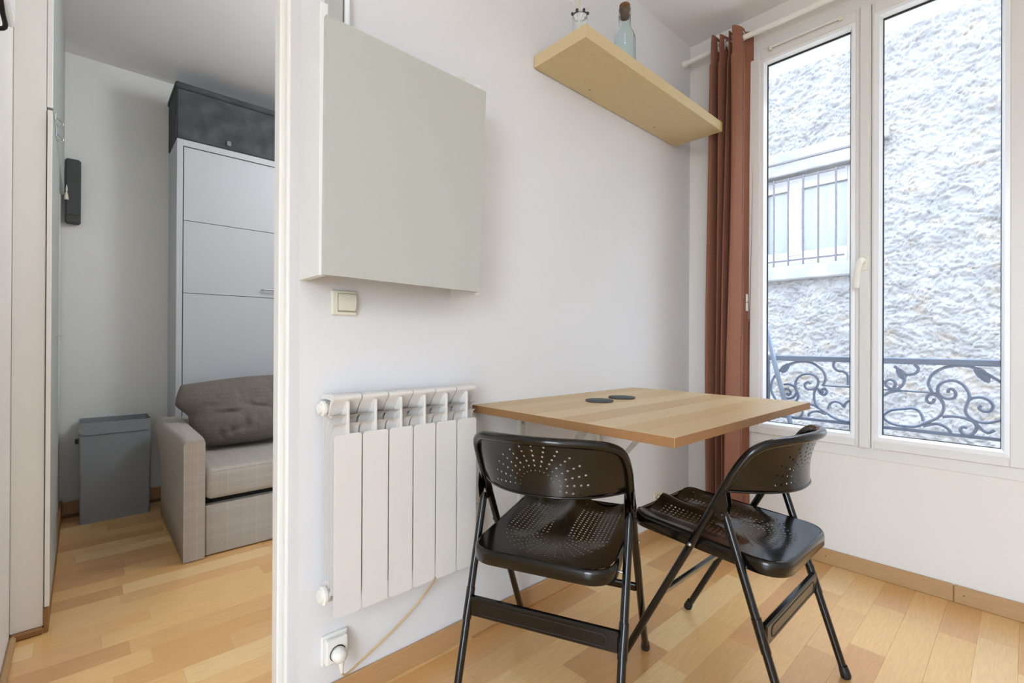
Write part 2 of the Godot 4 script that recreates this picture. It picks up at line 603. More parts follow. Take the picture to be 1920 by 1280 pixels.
func bead(st: SurfaceTool, x0: float, x1: float, y0: float, y1: float, w: float, zf: float, zb: float) -> void:
	# sloping glazing bead round the pane: from the outer edge (zf) down to the glass (zb)
	var o := [Vector3(x0 - w, y0 - w, zf), Vector3(x1 + w, y0 - w, zf), Vector3(x1 + w, y1 + w, zf), Vector3(x0 - w, y1 + w, zf)]
	var m := [Vector3(x0 - w * 0.35, y0 - w * 0.35, zf + 0.003), Vector3(x1 + w * 0.35, y0 - w * 0.35, zf + 0.003), Vector3(x1 + w * 0.35, y1 + w * 0.35, zf + 0.003), Vector3(x0 - w * 0.35, y1 + w * 0.35, zf + 0.003)]
	var i := [Vector3(x0, y0, zb), Vector3(x1, y0, zb), Vector3(x1, y1, zb), Vector3(x0, y1, zb)]
	flat(st)
	var c := Vector3((x0 + x1) / 2, (y0 + y1) / 2, 0)
	for k in 4:
		var n := (k + 1) % 4
		var inward: Vector3 = c - (o[k] + o[n]) * 0.5
		inward.z = 0
		inward = inward.normalized()
		quad(st, o[k], o[n], m[n], m[k], Vector3(0, 0, 1))
		quad(st, m[k], m[n], i[n], i[k], inward + Vector3(0, 0, 0.5))

func make_window() -> void:
	var w := group_struct("window_1", "tall white two-leaf casement window")
	var st := mk()
	ring(st, -0.983, 0.09, 0.505, 2.513, 0.026, 0.06, 0.049, 0.048, -2.58, -2.511)
	build("frame", st, M.pvc, w)
	# leaf: [x0, x1, glass x0, glass x1]
	for d in [[-0.959, -0.457, -0.881, -0.535], [-0.455, 0.032, -0.420, -0.068]]:
		st = mk()
		ring(st, d[0], d[1], 0.553, 2.467, d[2] - 0.027 - d[0], d[1] - d[3] - 0.022, 0.034, 0.050, -2.57, -2.500, 0.003)
		var leaf := build("sash", st, M.pvc, w)
		st = mk()
		bead(st, d[2], d[3], 0.613, 2.392, 0.027, -2.503, -2.524)
		build("glazing_bead", st, M.bead, leaf)
		st = mk()
		ring(st, d[2] - 0.006, d[3] + 0.006, 0.607, 2.399, 0.0095, 0.008, 0.008, 0.0135, -2.532, -2.524, 0.0)
		build("gasket", st, M.gasket, leaf)
		st = mk()
		box(st, Vector3(d[2] - 0.006, 0.607, -2.534), Vector3(d[3] + 0.006, 2.398, -2.530))
		build("pane", st, M.pane, leaf)
		if d[0] < -0.9:
			# cover strip of the meeting stiles, handle and hinges
			st = mk()
			box(st, Vector3(-0.497, 0.553, -2.502), Vector3(-0.460, 2.466, -2.491), 0.004)
			build("cover_strip", st, M.pvc, leaf)
			st = mk()
			prism(st, round_rect(0.030, 0.070, 0.012), Transform3D(Basis(), Vector3(-0.478, 1.352, -2.491)), 0.009)
			build("handle_plate", st, M.ivory, leaf)
			st = mk()
			tube(st, spline([Vector3(-0.478, 1.358, -2.483), Vector3(-0.479, 1.358, -2.455), Vector3(-0.482, 1.350, -2.435), Vector3(-0.487, 1.325, -2.428), Vector3(-0.493, 1.285, -2.432), Vector3(-0.496, 1.240, -2.436)], 6), [0.011, 0.011, 0.011, 0.011, 0.011, 0.011, 0.011, 0.011, 0.0115, 0.012, 0.012, 0.012, 0.012, 0.012, 0.012, 0.012, 0.012, 0.012, 0.012, 0.012, 0.012, 0.012, 0.012, 0.012, 0.012, 0.012, 0.012, 0.012, 0.0115, 0.011, 0.010], 12)
			build("handle", st, M.white_plastic, leaf)
			for y in [2.385, 1.794, 1.209]:
				st = mk()
				for s in [-1.0, 1.0]:
					lathe(st, [Vector2(0.0, -0.022), Vector2(0.0065, -0.020), Vector2(0.0065, 0.020), Vector2(0.0, 0.022)], Transform3D(Basis(), Vector3(-0.9665, y + s * 0.0225, -2.498)), 12)
				build("hinge", st, M.ivory, w)
	# slim curtain wire on the top rail of the leaf
	var rod := thing("sash_curtain_rod", "slim white net curtain rod screwed to top of window leaf beside brown curtain", "rod", Vector3(-0.711, 2.4545, -2.488))
	st = mk()
	tube(st, PackedVector3Array([Vector3(-0.14, 0, 0), Vector3(0.14, 0, 0)]), 0.0055, 10)
	build("bar", st, M.white_plastic, rod)
	for s in [-1.0, 1.0]:
		st = mk()
		rbox(st, Transform3D(Basis(), Vector3(s * 0.144, 0, -0.004)), Vector3(0.008, 0.012, 0.008), 0.004)
		build("end_bracket", st, M.ivory, rod)
	st = mk()
	flat(st)
	box(st, Vector3(-0.983, 0.43, -2.86), Vector3(0.09, 0.535, -2.58), 0.006)
	struct("trim_2", st, M.render, "outer stone sill under the window")
	# unseen window added beyond the partition to light the sleeping corner
	var w2 := group_struct("added_window_2", "white window added out of view to light the sleeping corner")
	st = mk()
	ring(st, -2.7, -1.7, 0.5, 2.45, 0.06, 0.06, 0.06, 0.06, -2.58, -2.511)
	box(st, Vector3(-2.23, 0.56, -2.575), Vector3(-2.17, 2.39, -2.515), 0.003)
	build("frame", st, M.pvc, w2)
	st = mk()
	box(st, Vector3(-2.64, 0.56, -2.55), Vector3(-1.76, 2.39, -2.546))
	build("pane", st, M.pane, w2)

# ---------------------------------------------------------------- courtyard
func make_courtyard() -> void:
	var hx0 := -2.36
	var hx1 := -1.36
	var hy0 := 1.955
	var hy1 := 3.10
	var x0 := -3.7
	var x1 := 1.1
	var y0 := -1.0
	var y1 := 5.75
	var step := 0.0122
	var nx := int((x1 - x0) / step)
	var ny := int((y1 - y0) / step)
	var rough := FastNoiseLite.new()
	rough.seed = 11
	rough.noise_type = FastNoiseLite.TYPE_SIMPLEX
	rough.frequency = 1.0
	rough.fractal_type = FastNoiseLite.FRACTAL_RIDGED
	rough.fractal_octaves = 4
	rough.fractal_gain = 0.55
	var soft := FastNoiseLite.new()
	soft.seed = 12
	soft.frequency = 1.0
	soft.fractal_octaves = 3
	var cell := FastNoiseLite.new()
	cell.seed = 13
	cell.noise_type = FastNoiseLite.TYPE_CELLULAR
	cell.cellular_return_type = FastNoiseLite.RETURN_DISTANCE
	cell.frequency = 1.0
	cell.fractal_type = FastNoiseLite.FRACTAL_NONE
	var pos := PackedVector3Array()
	var col := PackedColorArray()
	var hgt := PackedFloat32Array()
	for j in ny + 1:
		for i in nx + 1:
			var x := x0 + i * step
			var y := y0 + j * step
			var wx := x + 0.10 * soft.get_noise_2d(x * 2.0, y * 3.0)
			var wy := y + 0.07 * soft.get_noise_2d(x * 2.3 + 40.0, y * 3.0) + 0.10 * x
			var r := rough.get_noise_2d(wx * 5.0, wy * 10.5)
			var fine := rough.get_noise_2d(wx * 15.0 + 20.0, wy * 24.0)
			var s := soft.get_noise_2d(x * 1.3 + 9.0, y * 1.9)
			var c := cell.get_noise_2d(wx * 12.0, wy * 17.0)
			var h := 0.017 * r + 0.014 * fine + 0.035 * s - 0.028 * (c + 1.0)
			hgt.append(h)
			pos.append(Vector3(x, y, COURT + h))
			var t := soft.get_noise_2d(x * 1.7 + 70.0, y * 4.0 + 5.0)
			var u := soft.get_noise_2d(x * 5.0 + 31.0, y * 9.0)
			var o := clampf((soft.get_noise_2d(x * 2.6 - 50.0, y * 4.5 + 17.0) - 0.22) * 3.0, 0.0, 1.0)
			var v := 0.160 + 0.038 * t + 0.034 * u
			var k := Color(v, v * 1.0, v * 1.03)
			k = k.lerp(Color(0.19, 0.145, 0.095), o * 0.4)
			col.append(k)
	var nor := PackedVector3Array()
	for j in ny + 1:
		for i in nx + 1:
			var a := hgt[j * (nx + 1) + mini(i + 1, nx)] - hgt[j * (nx + 1) + maxi(i - 1, 0)]
			var b := hgt[mini(j + 1, ny) * (nx + 1) + i] - hgt[maxi(j - 1, 0) * (nx + 1) + i]
			nor.append(Vector3(-a, -b, 2.0 * step).normalized())
	var idx := PackedInt32Array()
	for j in ny:
		for i in nx:
			var cx := x0 + (i + 0.5) * step
			var cy := y0 + (j + 0.5) * step
			if cx > hx0 and cx < hx1 and cy > hy0 and cy < hy1:
				continue
			var p := j * (nx + 1) + i
			idx.append_array([p, p + nx + 1, p + nx + 2, p, p + nx + 2, p + 1])
	var arr := []
	arr.resize(Mesh.ARRAY_MAX)
	arr[Mesh.ARRAY_VERTEX] = pos
	arr[Mesh.ARRAY_NORMAL] = nor
	arr[Mesh.ARRAY_COLOR] = col
	arr[Mesh.ARRAY_INDEX] = idx
	var am := ArrayMesh.new()
	am.add_surface_from_arrays(Mesh.PRIMITIVE_TRIANGLES, arr)
	var wall := put("wall_courtyard", am, M.stone)
	wall.set_meta("kind", "structure")
	wall.set_meta("label", "pale rough rubble stone wall across the courtyard")
	var st := mk()
	box(st, Vector3(-9.0, -4.0, -7.2), Vector3(x0, 5.75, COURT - 0.02))
	box(st, Vector3(x1, -4.0, -7.2), Vector3(8.0, 5.75, COURT - 0.02))
	box(st, Vector3(x0, -4.0, -7.2), Vector3(x1, y0, COURT - 0.02))
	box(st, Vector3(x0, y0, -7.2), Vector3(hx0, 5.75, COURT - 0.14))
	box(st, Vector3(hx1, y0, -7.2), Vector3(x1, 5.75, COURT - 0.14))
	box(st, Vector3(hx0, y0, -7.2), Vector3(hx1, hy0, COURT - 0.14))
	box(st, Vector3(hx0, hy1, -7.2), Vector3(hx1, 5.75, COURT - 0.14))
	build("wall_core", st, M.stone_plain, wall)
	st = mk()
	box(st, Vector3(-9.0, -4.2, -7.2), Vector3(8.0, -4.0, OUT - 0.0))
	struct("ground", st, mat(Color(0.80, 0.80, 0.79), 0.95, 0.2), "paved courtyard floor far below")  # unseen floor, its tone raised to bounce light up to the soffit
	# the barred window
	st = mk()
	box(st, Vector3(-2.75, 3.10, COURT - 0.14), Vector3(-1.30, 3.25, COURT + 0.055), 0.012)
	box(st, Vector3(-2.75, 3.245, COURT - 0.14), Vector3(-1.02, 3.375, COURT + 0.085), 0.015)
	struct("trim_3", st, M.render, "whitewashed concrete lintel over the barred window")
	st = mk()
	box(st, Vector3(-2.60, 1.79, COURT - 0.14), Vector3(-1.28, 1.955, COURT + 0.075), 0.015)
	struct("trim_4", st, M.render, "worn whitewashed sill under the barred window")
	var w := group_struct("window_3", "white window with rusty bars in the stone wall opposite")
	st = mk()
	ring(st, hx0, hx1, hy0, hy1, 0.06, 0.065, 0.20, 0.17, COURT - 0.16, COURT - 0.09, 0.004)
	box(st, Vector3(-2.045, 2.1, COURT - 0.16), Vector3(-1.90, 2.95, COURT - 0.085), 0.006)
	build("frame", st, M.far_frame, w)
	for d in [[-2.30, -2.045], [-1.90, -1.425]]:
		st = mk()
		box(st, Vector3(d[0], 2.155, COURT - 0.145), Vector3(d[1], 2.93, COURT - 0.135))
		build("pane", st, M.far_pane, w)
	var g := thing("window_guard", "rusty iron bars over the small window in the stone wall opposite", "bars", Vector3(0, 0, COURT + 0.03))
	for x in [-2.34, -2.178, -2.012, -1.848, -1.69, -1.512]:
		st = mk()
		tube(st, PackedVector3Array([Vector3(x, 1.97, 0), Vector3(x + rng.randf_range(-0.004, 0.004), 2.5, 0.003), Vector3(x, 3.06, 0)]), 0.0105, 8)
		build("bar", st, M.far_bar, g)
	for y in [3.04, 2.035]:
		st = mk()
		box(st, Vector3(-2.42, y - 0.010, -0.018), Vector3(-1.43, y + 0.010, -0.008), 0.002)
		build("crossbar", st, M.far_bar, g)

func curl(st: SurfaceTool, p: Array, r: float) -> void:
	var pts := []
	for i in range(0, p.size(), 2):
		pts.append(Vector3(p[i] * 0.001, p[i + 1] * 0.001, 0))
	tube(st, spline(pts, 4), r * 1.0, 8, false, 1.35, Vector3(0, 0, 1))

func make_balustrade() -> void:
	var g := thing("balcony_railing", "wrought iron scrollwork railing painted grey-blue and paled for glare outside the window", "railing", Vector3(0, 0, -2.73))
	var st := mk()
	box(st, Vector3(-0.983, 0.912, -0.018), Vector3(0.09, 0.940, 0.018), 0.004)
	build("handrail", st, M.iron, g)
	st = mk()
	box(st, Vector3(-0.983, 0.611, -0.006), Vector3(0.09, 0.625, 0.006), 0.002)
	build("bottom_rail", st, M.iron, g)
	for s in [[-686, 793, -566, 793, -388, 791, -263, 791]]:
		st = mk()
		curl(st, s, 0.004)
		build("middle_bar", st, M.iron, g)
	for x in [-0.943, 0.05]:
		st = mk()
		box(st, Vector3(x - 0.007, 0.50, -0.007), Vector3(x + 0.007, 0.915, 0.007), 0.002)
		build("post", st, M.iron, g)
	var scrolls := [
		[-281, 790, -288, 809, -294, 833, -284, 865, -260, 890, -231, 905, -189, 912, -153, 905, -121, 886, -97, 868, -75, 851, -50, 820, -42, 780],
		[-231, 794, -228, 808, -217, 811, -207, 796, -211, 775, -231, 769, -251, 777, -263, 799, -259, 825, -241, 841, -217, 848, -191, 838, -173, 814, -165, 784, -171, 757],
		[-171, 757, -177, 729, -172, 707, -155, 690, -134, 681, -107, 683, -76, 697, -50, 720, -40, 750],
		[-170, 765, -153, 780, -126, 784, -105, 771, -96, 751, -104, 731, -123, 727, -136, 738, -130, 751],
		[-275, 765, -278, 750, -291, 746, -301, 760, -293, 779, -273, 782, -254, 765, -244, 738, -248, 710, -263, 685, -290, 665, -311, 651, -339, 636, -383, 633, -422, 640, -445, 656, -450, 675],
		[-450, 675, -422, 699, -383, 709, -348, 716, -326, 707, -315, 686, -311, 663],
		[-248, 688, -222, 696, -188, 694, -161, 685, -145, 669, -147, 644, -163, 625, -183, 626, -192, 643, -184, 655, -172, 652],
		[-150, 679, -136, 662, -123, 647, -108, 642, -91, 655],
		[-311, 641, -278, 655, -254, 656, -231, 642, -221, 625],
		[-414, 804, -406, 817, -411, 833, -429, 839, -445, 823, -432, 803, -406, 796, -386, 810, -375, 836, -377, 860, -390, 880, -411, 900],
		[-449, 763, -425, 782, -388, 791],
		[-341, 911, -327, 891, -339, 871, -363, 864, -377, 869],
		[-816, 904, -863, 880, -899, 843, -922, 806, -929, 761, -919, 726, -897, 693, -860, 668],
		[-816, 904, -782, 909, -744, 906, -711, 886, -686, 858, -679, 825, -691, 791],
		[-744, 796, -755, 807, -770, 794, -764, 773, -740, 770, -716, 787, -711, 815, -722, 837, -744, 847, -770, 846, -797, 830, -812, 800, -809, 768, -798, 736, -806, 710, -819, 691],
		[-855, 742, -845, 732, -835, 746, -847, 763, -868, 760, -875, 742, -866, 722, -845, 714, -820, 725, -808, 750, -816, 775, -842, 790, -868, 786],
		[-689, 756, -697, 768, -682, 777, -672, 762, -686, 746, -702, 755, -715, 777, -728, 755, -726, 713, -709, 681, -686, 665, -661, 649, -629, 633, -579, 626, -520, 630, -470, 650],
		[-668, 677, -660, 705, -640, 718, -616, 713, -601, 695, -596, 713, -579, 731],
		[-800, 697, -759, 698, -722, 687, -693, 668],
		[-749, 630, -751, 643, -736, 657, -707, 661, -678, 651],
		[-815, 648, -796, 659, -779, 653, -787, 630, -808, 617],
		[-640, 918, -646, 893, -630, 871, -603, 866, -587, 847, -587, 803],
	]
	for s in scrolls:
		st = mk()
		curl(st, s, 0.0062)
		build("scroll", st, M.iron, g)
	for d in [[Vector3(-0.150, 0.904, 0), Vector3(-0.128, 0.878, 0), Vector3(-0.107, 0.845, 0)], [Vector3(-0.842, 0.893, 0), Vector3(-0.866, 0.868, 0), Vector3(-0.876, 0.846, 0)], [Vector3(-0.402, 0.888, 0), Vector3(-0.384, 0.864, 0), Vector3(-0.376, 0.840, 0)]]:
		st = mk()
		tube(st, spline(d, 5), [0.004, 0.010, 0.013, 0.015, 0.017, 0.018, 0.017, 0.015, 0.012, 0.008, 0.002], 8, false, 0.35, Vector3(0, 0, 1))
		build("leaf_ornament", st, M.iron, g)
	st = mk()
	tube(st, PackedVector3Array([Vector3(-0.975, 1.235, -2.70), Vector3(-0.896, 0.87, -2.70), Vector3(-0.815, 0.545, -2.70)]), 0.0115, 12)
	var pole := build("broom_pole", st, M.pole)
	tag(pole, "pale blue pole leaning outside the window in front of the railing", "pole")

# ---------------------------------------------------------------- closet on the near side
func make_closet() -> void:
	var c := thing("closet", "painted closet front with a cracked white edge board beside the room opening", "closet", Vector3(-2.269, 0, 0.08))
	var st := mk()
	box(st, Vector3(-1.45, 0.024, 0.0148), Vector3(0.0, CEIL - 0.002, 0.0945), 0.002)
	build("side_board", st, M.cream, c)
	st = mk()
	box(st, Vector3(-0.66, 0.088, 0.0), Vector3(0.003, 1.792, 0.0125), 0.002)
	build("lower_door", st, M.closet_door_shaded, c)
	st = mk()
	box(st, Vector3(0.003, 0.089, 0.0), Vector3(0.0055, 1.791, 0.0125), 0.0008)
	build("door_edge", st, M.cream, c)
	st = mk()
	box(st, Vector3(-0.002, 1.801, 0.0), Vector3(0.0005, CEIL - 0.003, 0.0140), 0.0008)
	build("door_edge", st, M.cream, c)
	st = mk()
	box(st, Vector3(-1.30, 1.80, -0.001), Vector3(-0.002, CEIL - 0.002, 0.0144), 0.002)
	build("upper_door", st, M.closet_door_shaded, c)
	st = mk()
	box(st, Vector3(-0.70, 0.05, 0.008), Vector3(-0.665, 1.80, 0.0146), 0.0)
	build("shadow_gap", st, M.dark_gap, c)
	st = mk()
	box(st, Vector3(-1.45, 0.0, 0.002), Vector3(0.004, 0.086, 0.0146), 0.002)
	build("plinth", st, M.raw_wood, c)
	st = mk()
	box(st, Vector3(-0.02, 0.0, 0.013), Vector3(0.012, 0.024, 0.0945), 0.006)
	build("bead", st, M.raw_wood, c)
	for k in 2:
		var hk := thing("coat_hook", ["upper of the two bent steel coat hooks on the closet door", "lower of the two bent steel coat hooks on the closet door"][k], "hook", Vector3(-2.44 - 0.06 * k, 1.812 - 0.040 * k, 0.079), 0.0, "hooks on the closet door")
		st = mk()
		tube(st, spline([Vector3(0, 0.018, 0.0), Vector3(0, 0.014, -0.008), Vector3(0, 0.003, -0.019), Vector3(0, -0.008, -0.019), Vector3(0, -0.012, -0.010), Vector3(0, -0.006, -0.004)], 5), 0.0026, 8)
		build("wire", st, M.chrome, hk)
		st = mk()
		box(st, Vector3(-0.008, 0.006, -0.002), Vector3(0.008, 0.032, 0.0012), 0.001)
		build("plate", st, M.chrome, hk)
	var pg := thing("door_peg", "small steel peg sticking out of the closet door below the coat hooks", "peg", Vector3(-2.55, 1.018, 0.0795))
	st = mk()
	tube(st, PackedVector3Array([Vector3(0, 0, 0), Vector3(0, 0.0, -0.022)]), [0.0022, 0.0016], 8)
	build("pin", st, M.chrome, pg)
	st = mk()
	lathe(st, [Vector2(0.0, 0.0), Vector2(0.0055, 0.0), Vector2(0.0055, 0.002), Vector2(0, 0.003)], Transform3D(Basis(Vector3.RIGHT, -PI / 2), Vector3.ZERO), 10)
	build("collar", st, M.chrome, pg)
	# white casing high on the near wall; dark tube stands for a shadow gap
	var u := thing("white_casing", "white casing high on the near wall with a dark tube standing in for a shadow gap", "casing", Vector3(-1.90, 2.25, 0.175))
	st = mk()
	box(st, Vector3(-0.20, -0.295, -0.017), Vector3(0.19, 0.40, 0.0), 0.006)
	build("cover", st, M.gloss_white, u)
	st = mk()
	tube(st, spline([Vector3(0.26, -0.435, -0.027), Vector3(0.218, -0.452, -0.027), Vector3(0.17, -0.466, -0.027), Vector3(0.155, -0.47, -0.002)], 5), 0.005, 8)
	build("gap_shade", st, M.dark_gap, u)
	# dark bag on the far wall
	var b := thing("hanging_bag", "dark grey fabric bag with a cream tag hanging on the back wall", "bag", Vector3(-3.73, 1.855, 0.045))
	st = mk()
	box(st, Vector3(0.001, -0.185, -0.034), Vector3(0.05, 0.185, 0.034), 0.010)
	build("pouch", st, M.bag, b)
	st = mk()
	box(st, Vector3(0.0505, -0.14, -0.030), Vector3(0.0525, -0.136, 0.030), 0.0)
	build("seam", st, M.handle_dark, b)
	st = mk()
	tube(st, spline([Vector3(0.052, 0.03, 0.026), Vector3(0.054, 0.0, 0.026), Vector3(0.054, -0.02, 0.027), Vector3(0.053, -0.055, 0.027)], 4), [0.001, 0.002, 0.003, 0.004, 0.005, 0.004, 0.003, 0.004, 0.006, 0.008, 0.009, 0.010, 0.009], 8)
	build("tassel", st, M.ivory, b)

# ---------------------------------------------------------------- on the partition wall
func make_wall_cover() -> void:
	var c := thing("meter_cupboard", "large boxy white wall cupboard above light switch and radiator", "cupboard", Vector3(W1, 0, -0.42))
	var st := mk()
	box(st, Vector3(0.0, 1.160, -0.016), Vector3(0.138, 1.818, 0.003), 0.001)
	build("side_panel", st, M.gloss_white, c)
	st = mk()
	box(st, Vector3(0.0, 1.146, -0.492), Vector3(0.133, 1.80, -0.474), 0.001)
	build("side_panel", st, M.gloss_white, c)
	st = mk()
	box(st, Vector3(0.0, 1.20, -0.515), Vector3(0.02, 1.88, -0.492), 0.001)
	build("wall_batten", st, M.white_metal, c)
	st = mk()
	box(st, Vector3(0.0, 1.45, -0.474), Vector3(0.12, 1.468, -0.016), 0.001)
	build("inner_shelf", st, M.gloss_white, c)
	st = mk()   # front board, its far edge not quite upright
	flat(st)
	var f := [Vector3(0.138, 1.160, -0.003), Vector3(0.138, 1.1535, -0.471), Vector3(0.138, 1.774, -0.497), Vector3(0.138, 1.781, -0.006)]
	var t := Vector3(0.016, 0, 0)
	var mid := Vector3(0.146, 1.45, -0.25)
	quad(st, f[0], f[1], f[2], f[3], Vector3(-1, 0, 0))
	quad(st, f[0] + t, f[1] + t, f[2] + t, f[3] + t, Vector3(1, 0, 0))
	for i in 4:
		var j := (i + 1) % 4
		quad(st, f[i], f[j], f[j] + t, f[i] + t, (f[i] + f[j]) * 0.5 - mid)
	build("front_board", st, M.board_grey, c, "pale grey front board")
	# cable duct and pipe rising behind it
	st = mk()
	box(st, Vector3(W1, 1.60, -0.521), Vector3(W1 + 0.022, CEIL - 0.16, -0.478), 0.002)
	tag(build("cable_duct", st, M.board_grey), "flat pale cable duct rising above the wall cupboard", "duct")
	st = mk()
	tube(st, PackedVector3Array([Vector3(W1 + 0.012, 1.60, -0.536), Vector3(W1 + 0.012, CEIL - 0.16, -0.536)]), 0.009, 16)
	tag(build("pipe", st, M.bead), "glossy white pipe beside the cable duct above wall cupboard", "pipe")

func make_radiator() -> void:
	var r := thing("radiator", "white six-section aluminium radiator on wall under the cupboard", "radiator", Vector3(W1, 0, -0.472))
	var n := 6
	var w := 0.0766
	var turn := Basis(Vector3(1, 0, 0), Vector3(0, 1, 0), Vector3(0, 0, 1))
	# meshes shared by the sections; x out of the wall, z along it (local, 0 at the section's near edge, growing to -w)
	var st := mk()   # body: upright tube, lower and upper manifold
	box(st, Vector3(0.012, 0.33, -w + 0.024), Vector3(0.052, 0.80, -0.024), 0.004)
	box(st, Vector3(0.006, 0.796, -w + 0.003), Vector3(0.054, 0.842, -0.003), 0.010)
	box(st, Vector3(0.012, 0.318, -w + 0.003), Vector3(0.058, 0.366, -0.003), 0.008)
	var lip := PackedVector2Array()
	for p in [Vector2(0.006, 0.858), Vector2(0.040, 0.862), Vector2(0.078, 0.864), Vector2(0.090, 0.8625), Vector2(0.0945, 0.857), Vector2(0.093, 0.851), Vector2(0.084, 0.842), Vector2(0.074, 0.831), Vector2(0.066, 0.819), Vector2(0.060, 0.808), Vector2(0.054, 0.806), Vector2(0.058, 0.820), Vector2(0.064, 0.836), Vector2(0.070, 0.848), Vector2(0.040, 0.850), Vector2(0.006, 0.846)]:
		lip.append(p)
	prism(st, lip, Transform3D(turn, Vector3(0, 0, -w + 0.0015)), w - 0.003, true)
	var body := done(st)
	st = mk()
	var plate := round_rect(w - 0.0042, 0.467, 0.009)
	prism(st, plate, Transform3D(Basis(Vector3(0, 0, -1), Vector3(0, 1, 0), Vector3(1, 0, 0)), Vector3(0.0925, 0.5285, -w / 2)), 0.0035)
	var front := done(st)
	st = mk()
	box(st, Vector3(0.050, 0.74, -w / 2 - 0.0038), Vector3(0.0955, 0.846, -w / 2 + 0.0038), 0.001)
	var rib := done(st)
	var fins := []
	for k in 4:
		st = mk()
		var x: float = [0.0725, 0.0575, 0.0400, 0.0200][k]
		var top: float = [0.789, 0.812, 0.79, 0.80][k]
		var bend: float = [0.093, 0.093, 0.040, 0.020][k]
		var rows := []
		for p in [Vector2(x, 0.345 + 0.012 * k), Vector2(x, top - 0.045), Vector2(lerpf(x, bend, 0.06), top - 0.030), Vector2(lerpf(x, bend, 0.22), top - 0.016), Vector2(lerpf(x, bend, 0.5), top - 0.007), Vector2(bend, top)]:
			rows.append([Vector3(p.x, p.y, -0.0025), Vector3(p.x, p.y, -w + 0.0025)])
		grid(st, rows, Vector3(1, 0.3, 0))
		var back := []
		for row in rows:
			back.append([row[0] - Vector3(0.002, 0.001, 0), row[1] - Vector3(0.002, 0.001, 0)])
		grid(st, back, Vector3(-1, -0.3, 0), 2)
		for e in 2:
			var edge := []
			for q in rows.size():
				edge.append([rows[q][e], back[q][e]])
			grid(st, edge, Vector3(0, 0, 1.0 - 2.0 * e), -1)
		fins.append(done(st))
	for i in n:
		var s := put("section", body, M.radiator, r, Vector3(0, 0, -w * i))
		put("front_plate", front, M.radiator, s)
		put("rib", rib, M.radiator, s)
		for k in 4:
			put("fin", fins[k], M.radiator, s)
	for d in [[0.825, 0.040, 0.020], [0.341, 0.05, 0.024]]:
		st = mk()
		lathe(st, [Vector2(0.0, 0.0), Vector2(d[2] * 0.80, 0.0), Vector2(d[2] * 0.80, 0.006), Vector2(d[2], 0.007), Vector2(d[2], 0.014), Vector2(d[2] * 0.7, 0.016), Vector2(d[2] * 0.66, 0.023), Vector2(0, 0.024)], Transform3D(Basis(Vector3.RIGHT, PI / 2), Vector3(d[1], d[0], -0.004)), 24, false)
		build("end_plug", st, M.white_plastic, r)
	st = mk()
	box(st, Vector3(0.02, 0.34, -0.500), Vector3(0.075, 0.47, -w * n - 0.001), 0.006)
	build("control_box", st, M.ivory, r)
	for z in [-0.09, -0.37]:
		st = mk()
		box(st, Vector3(0.0005, 0.74, z - 0.012), Vector3(0.03, 0.779, z + 0.012), 0.001)
		build("wall_bracket", st, M.white_metal, r)

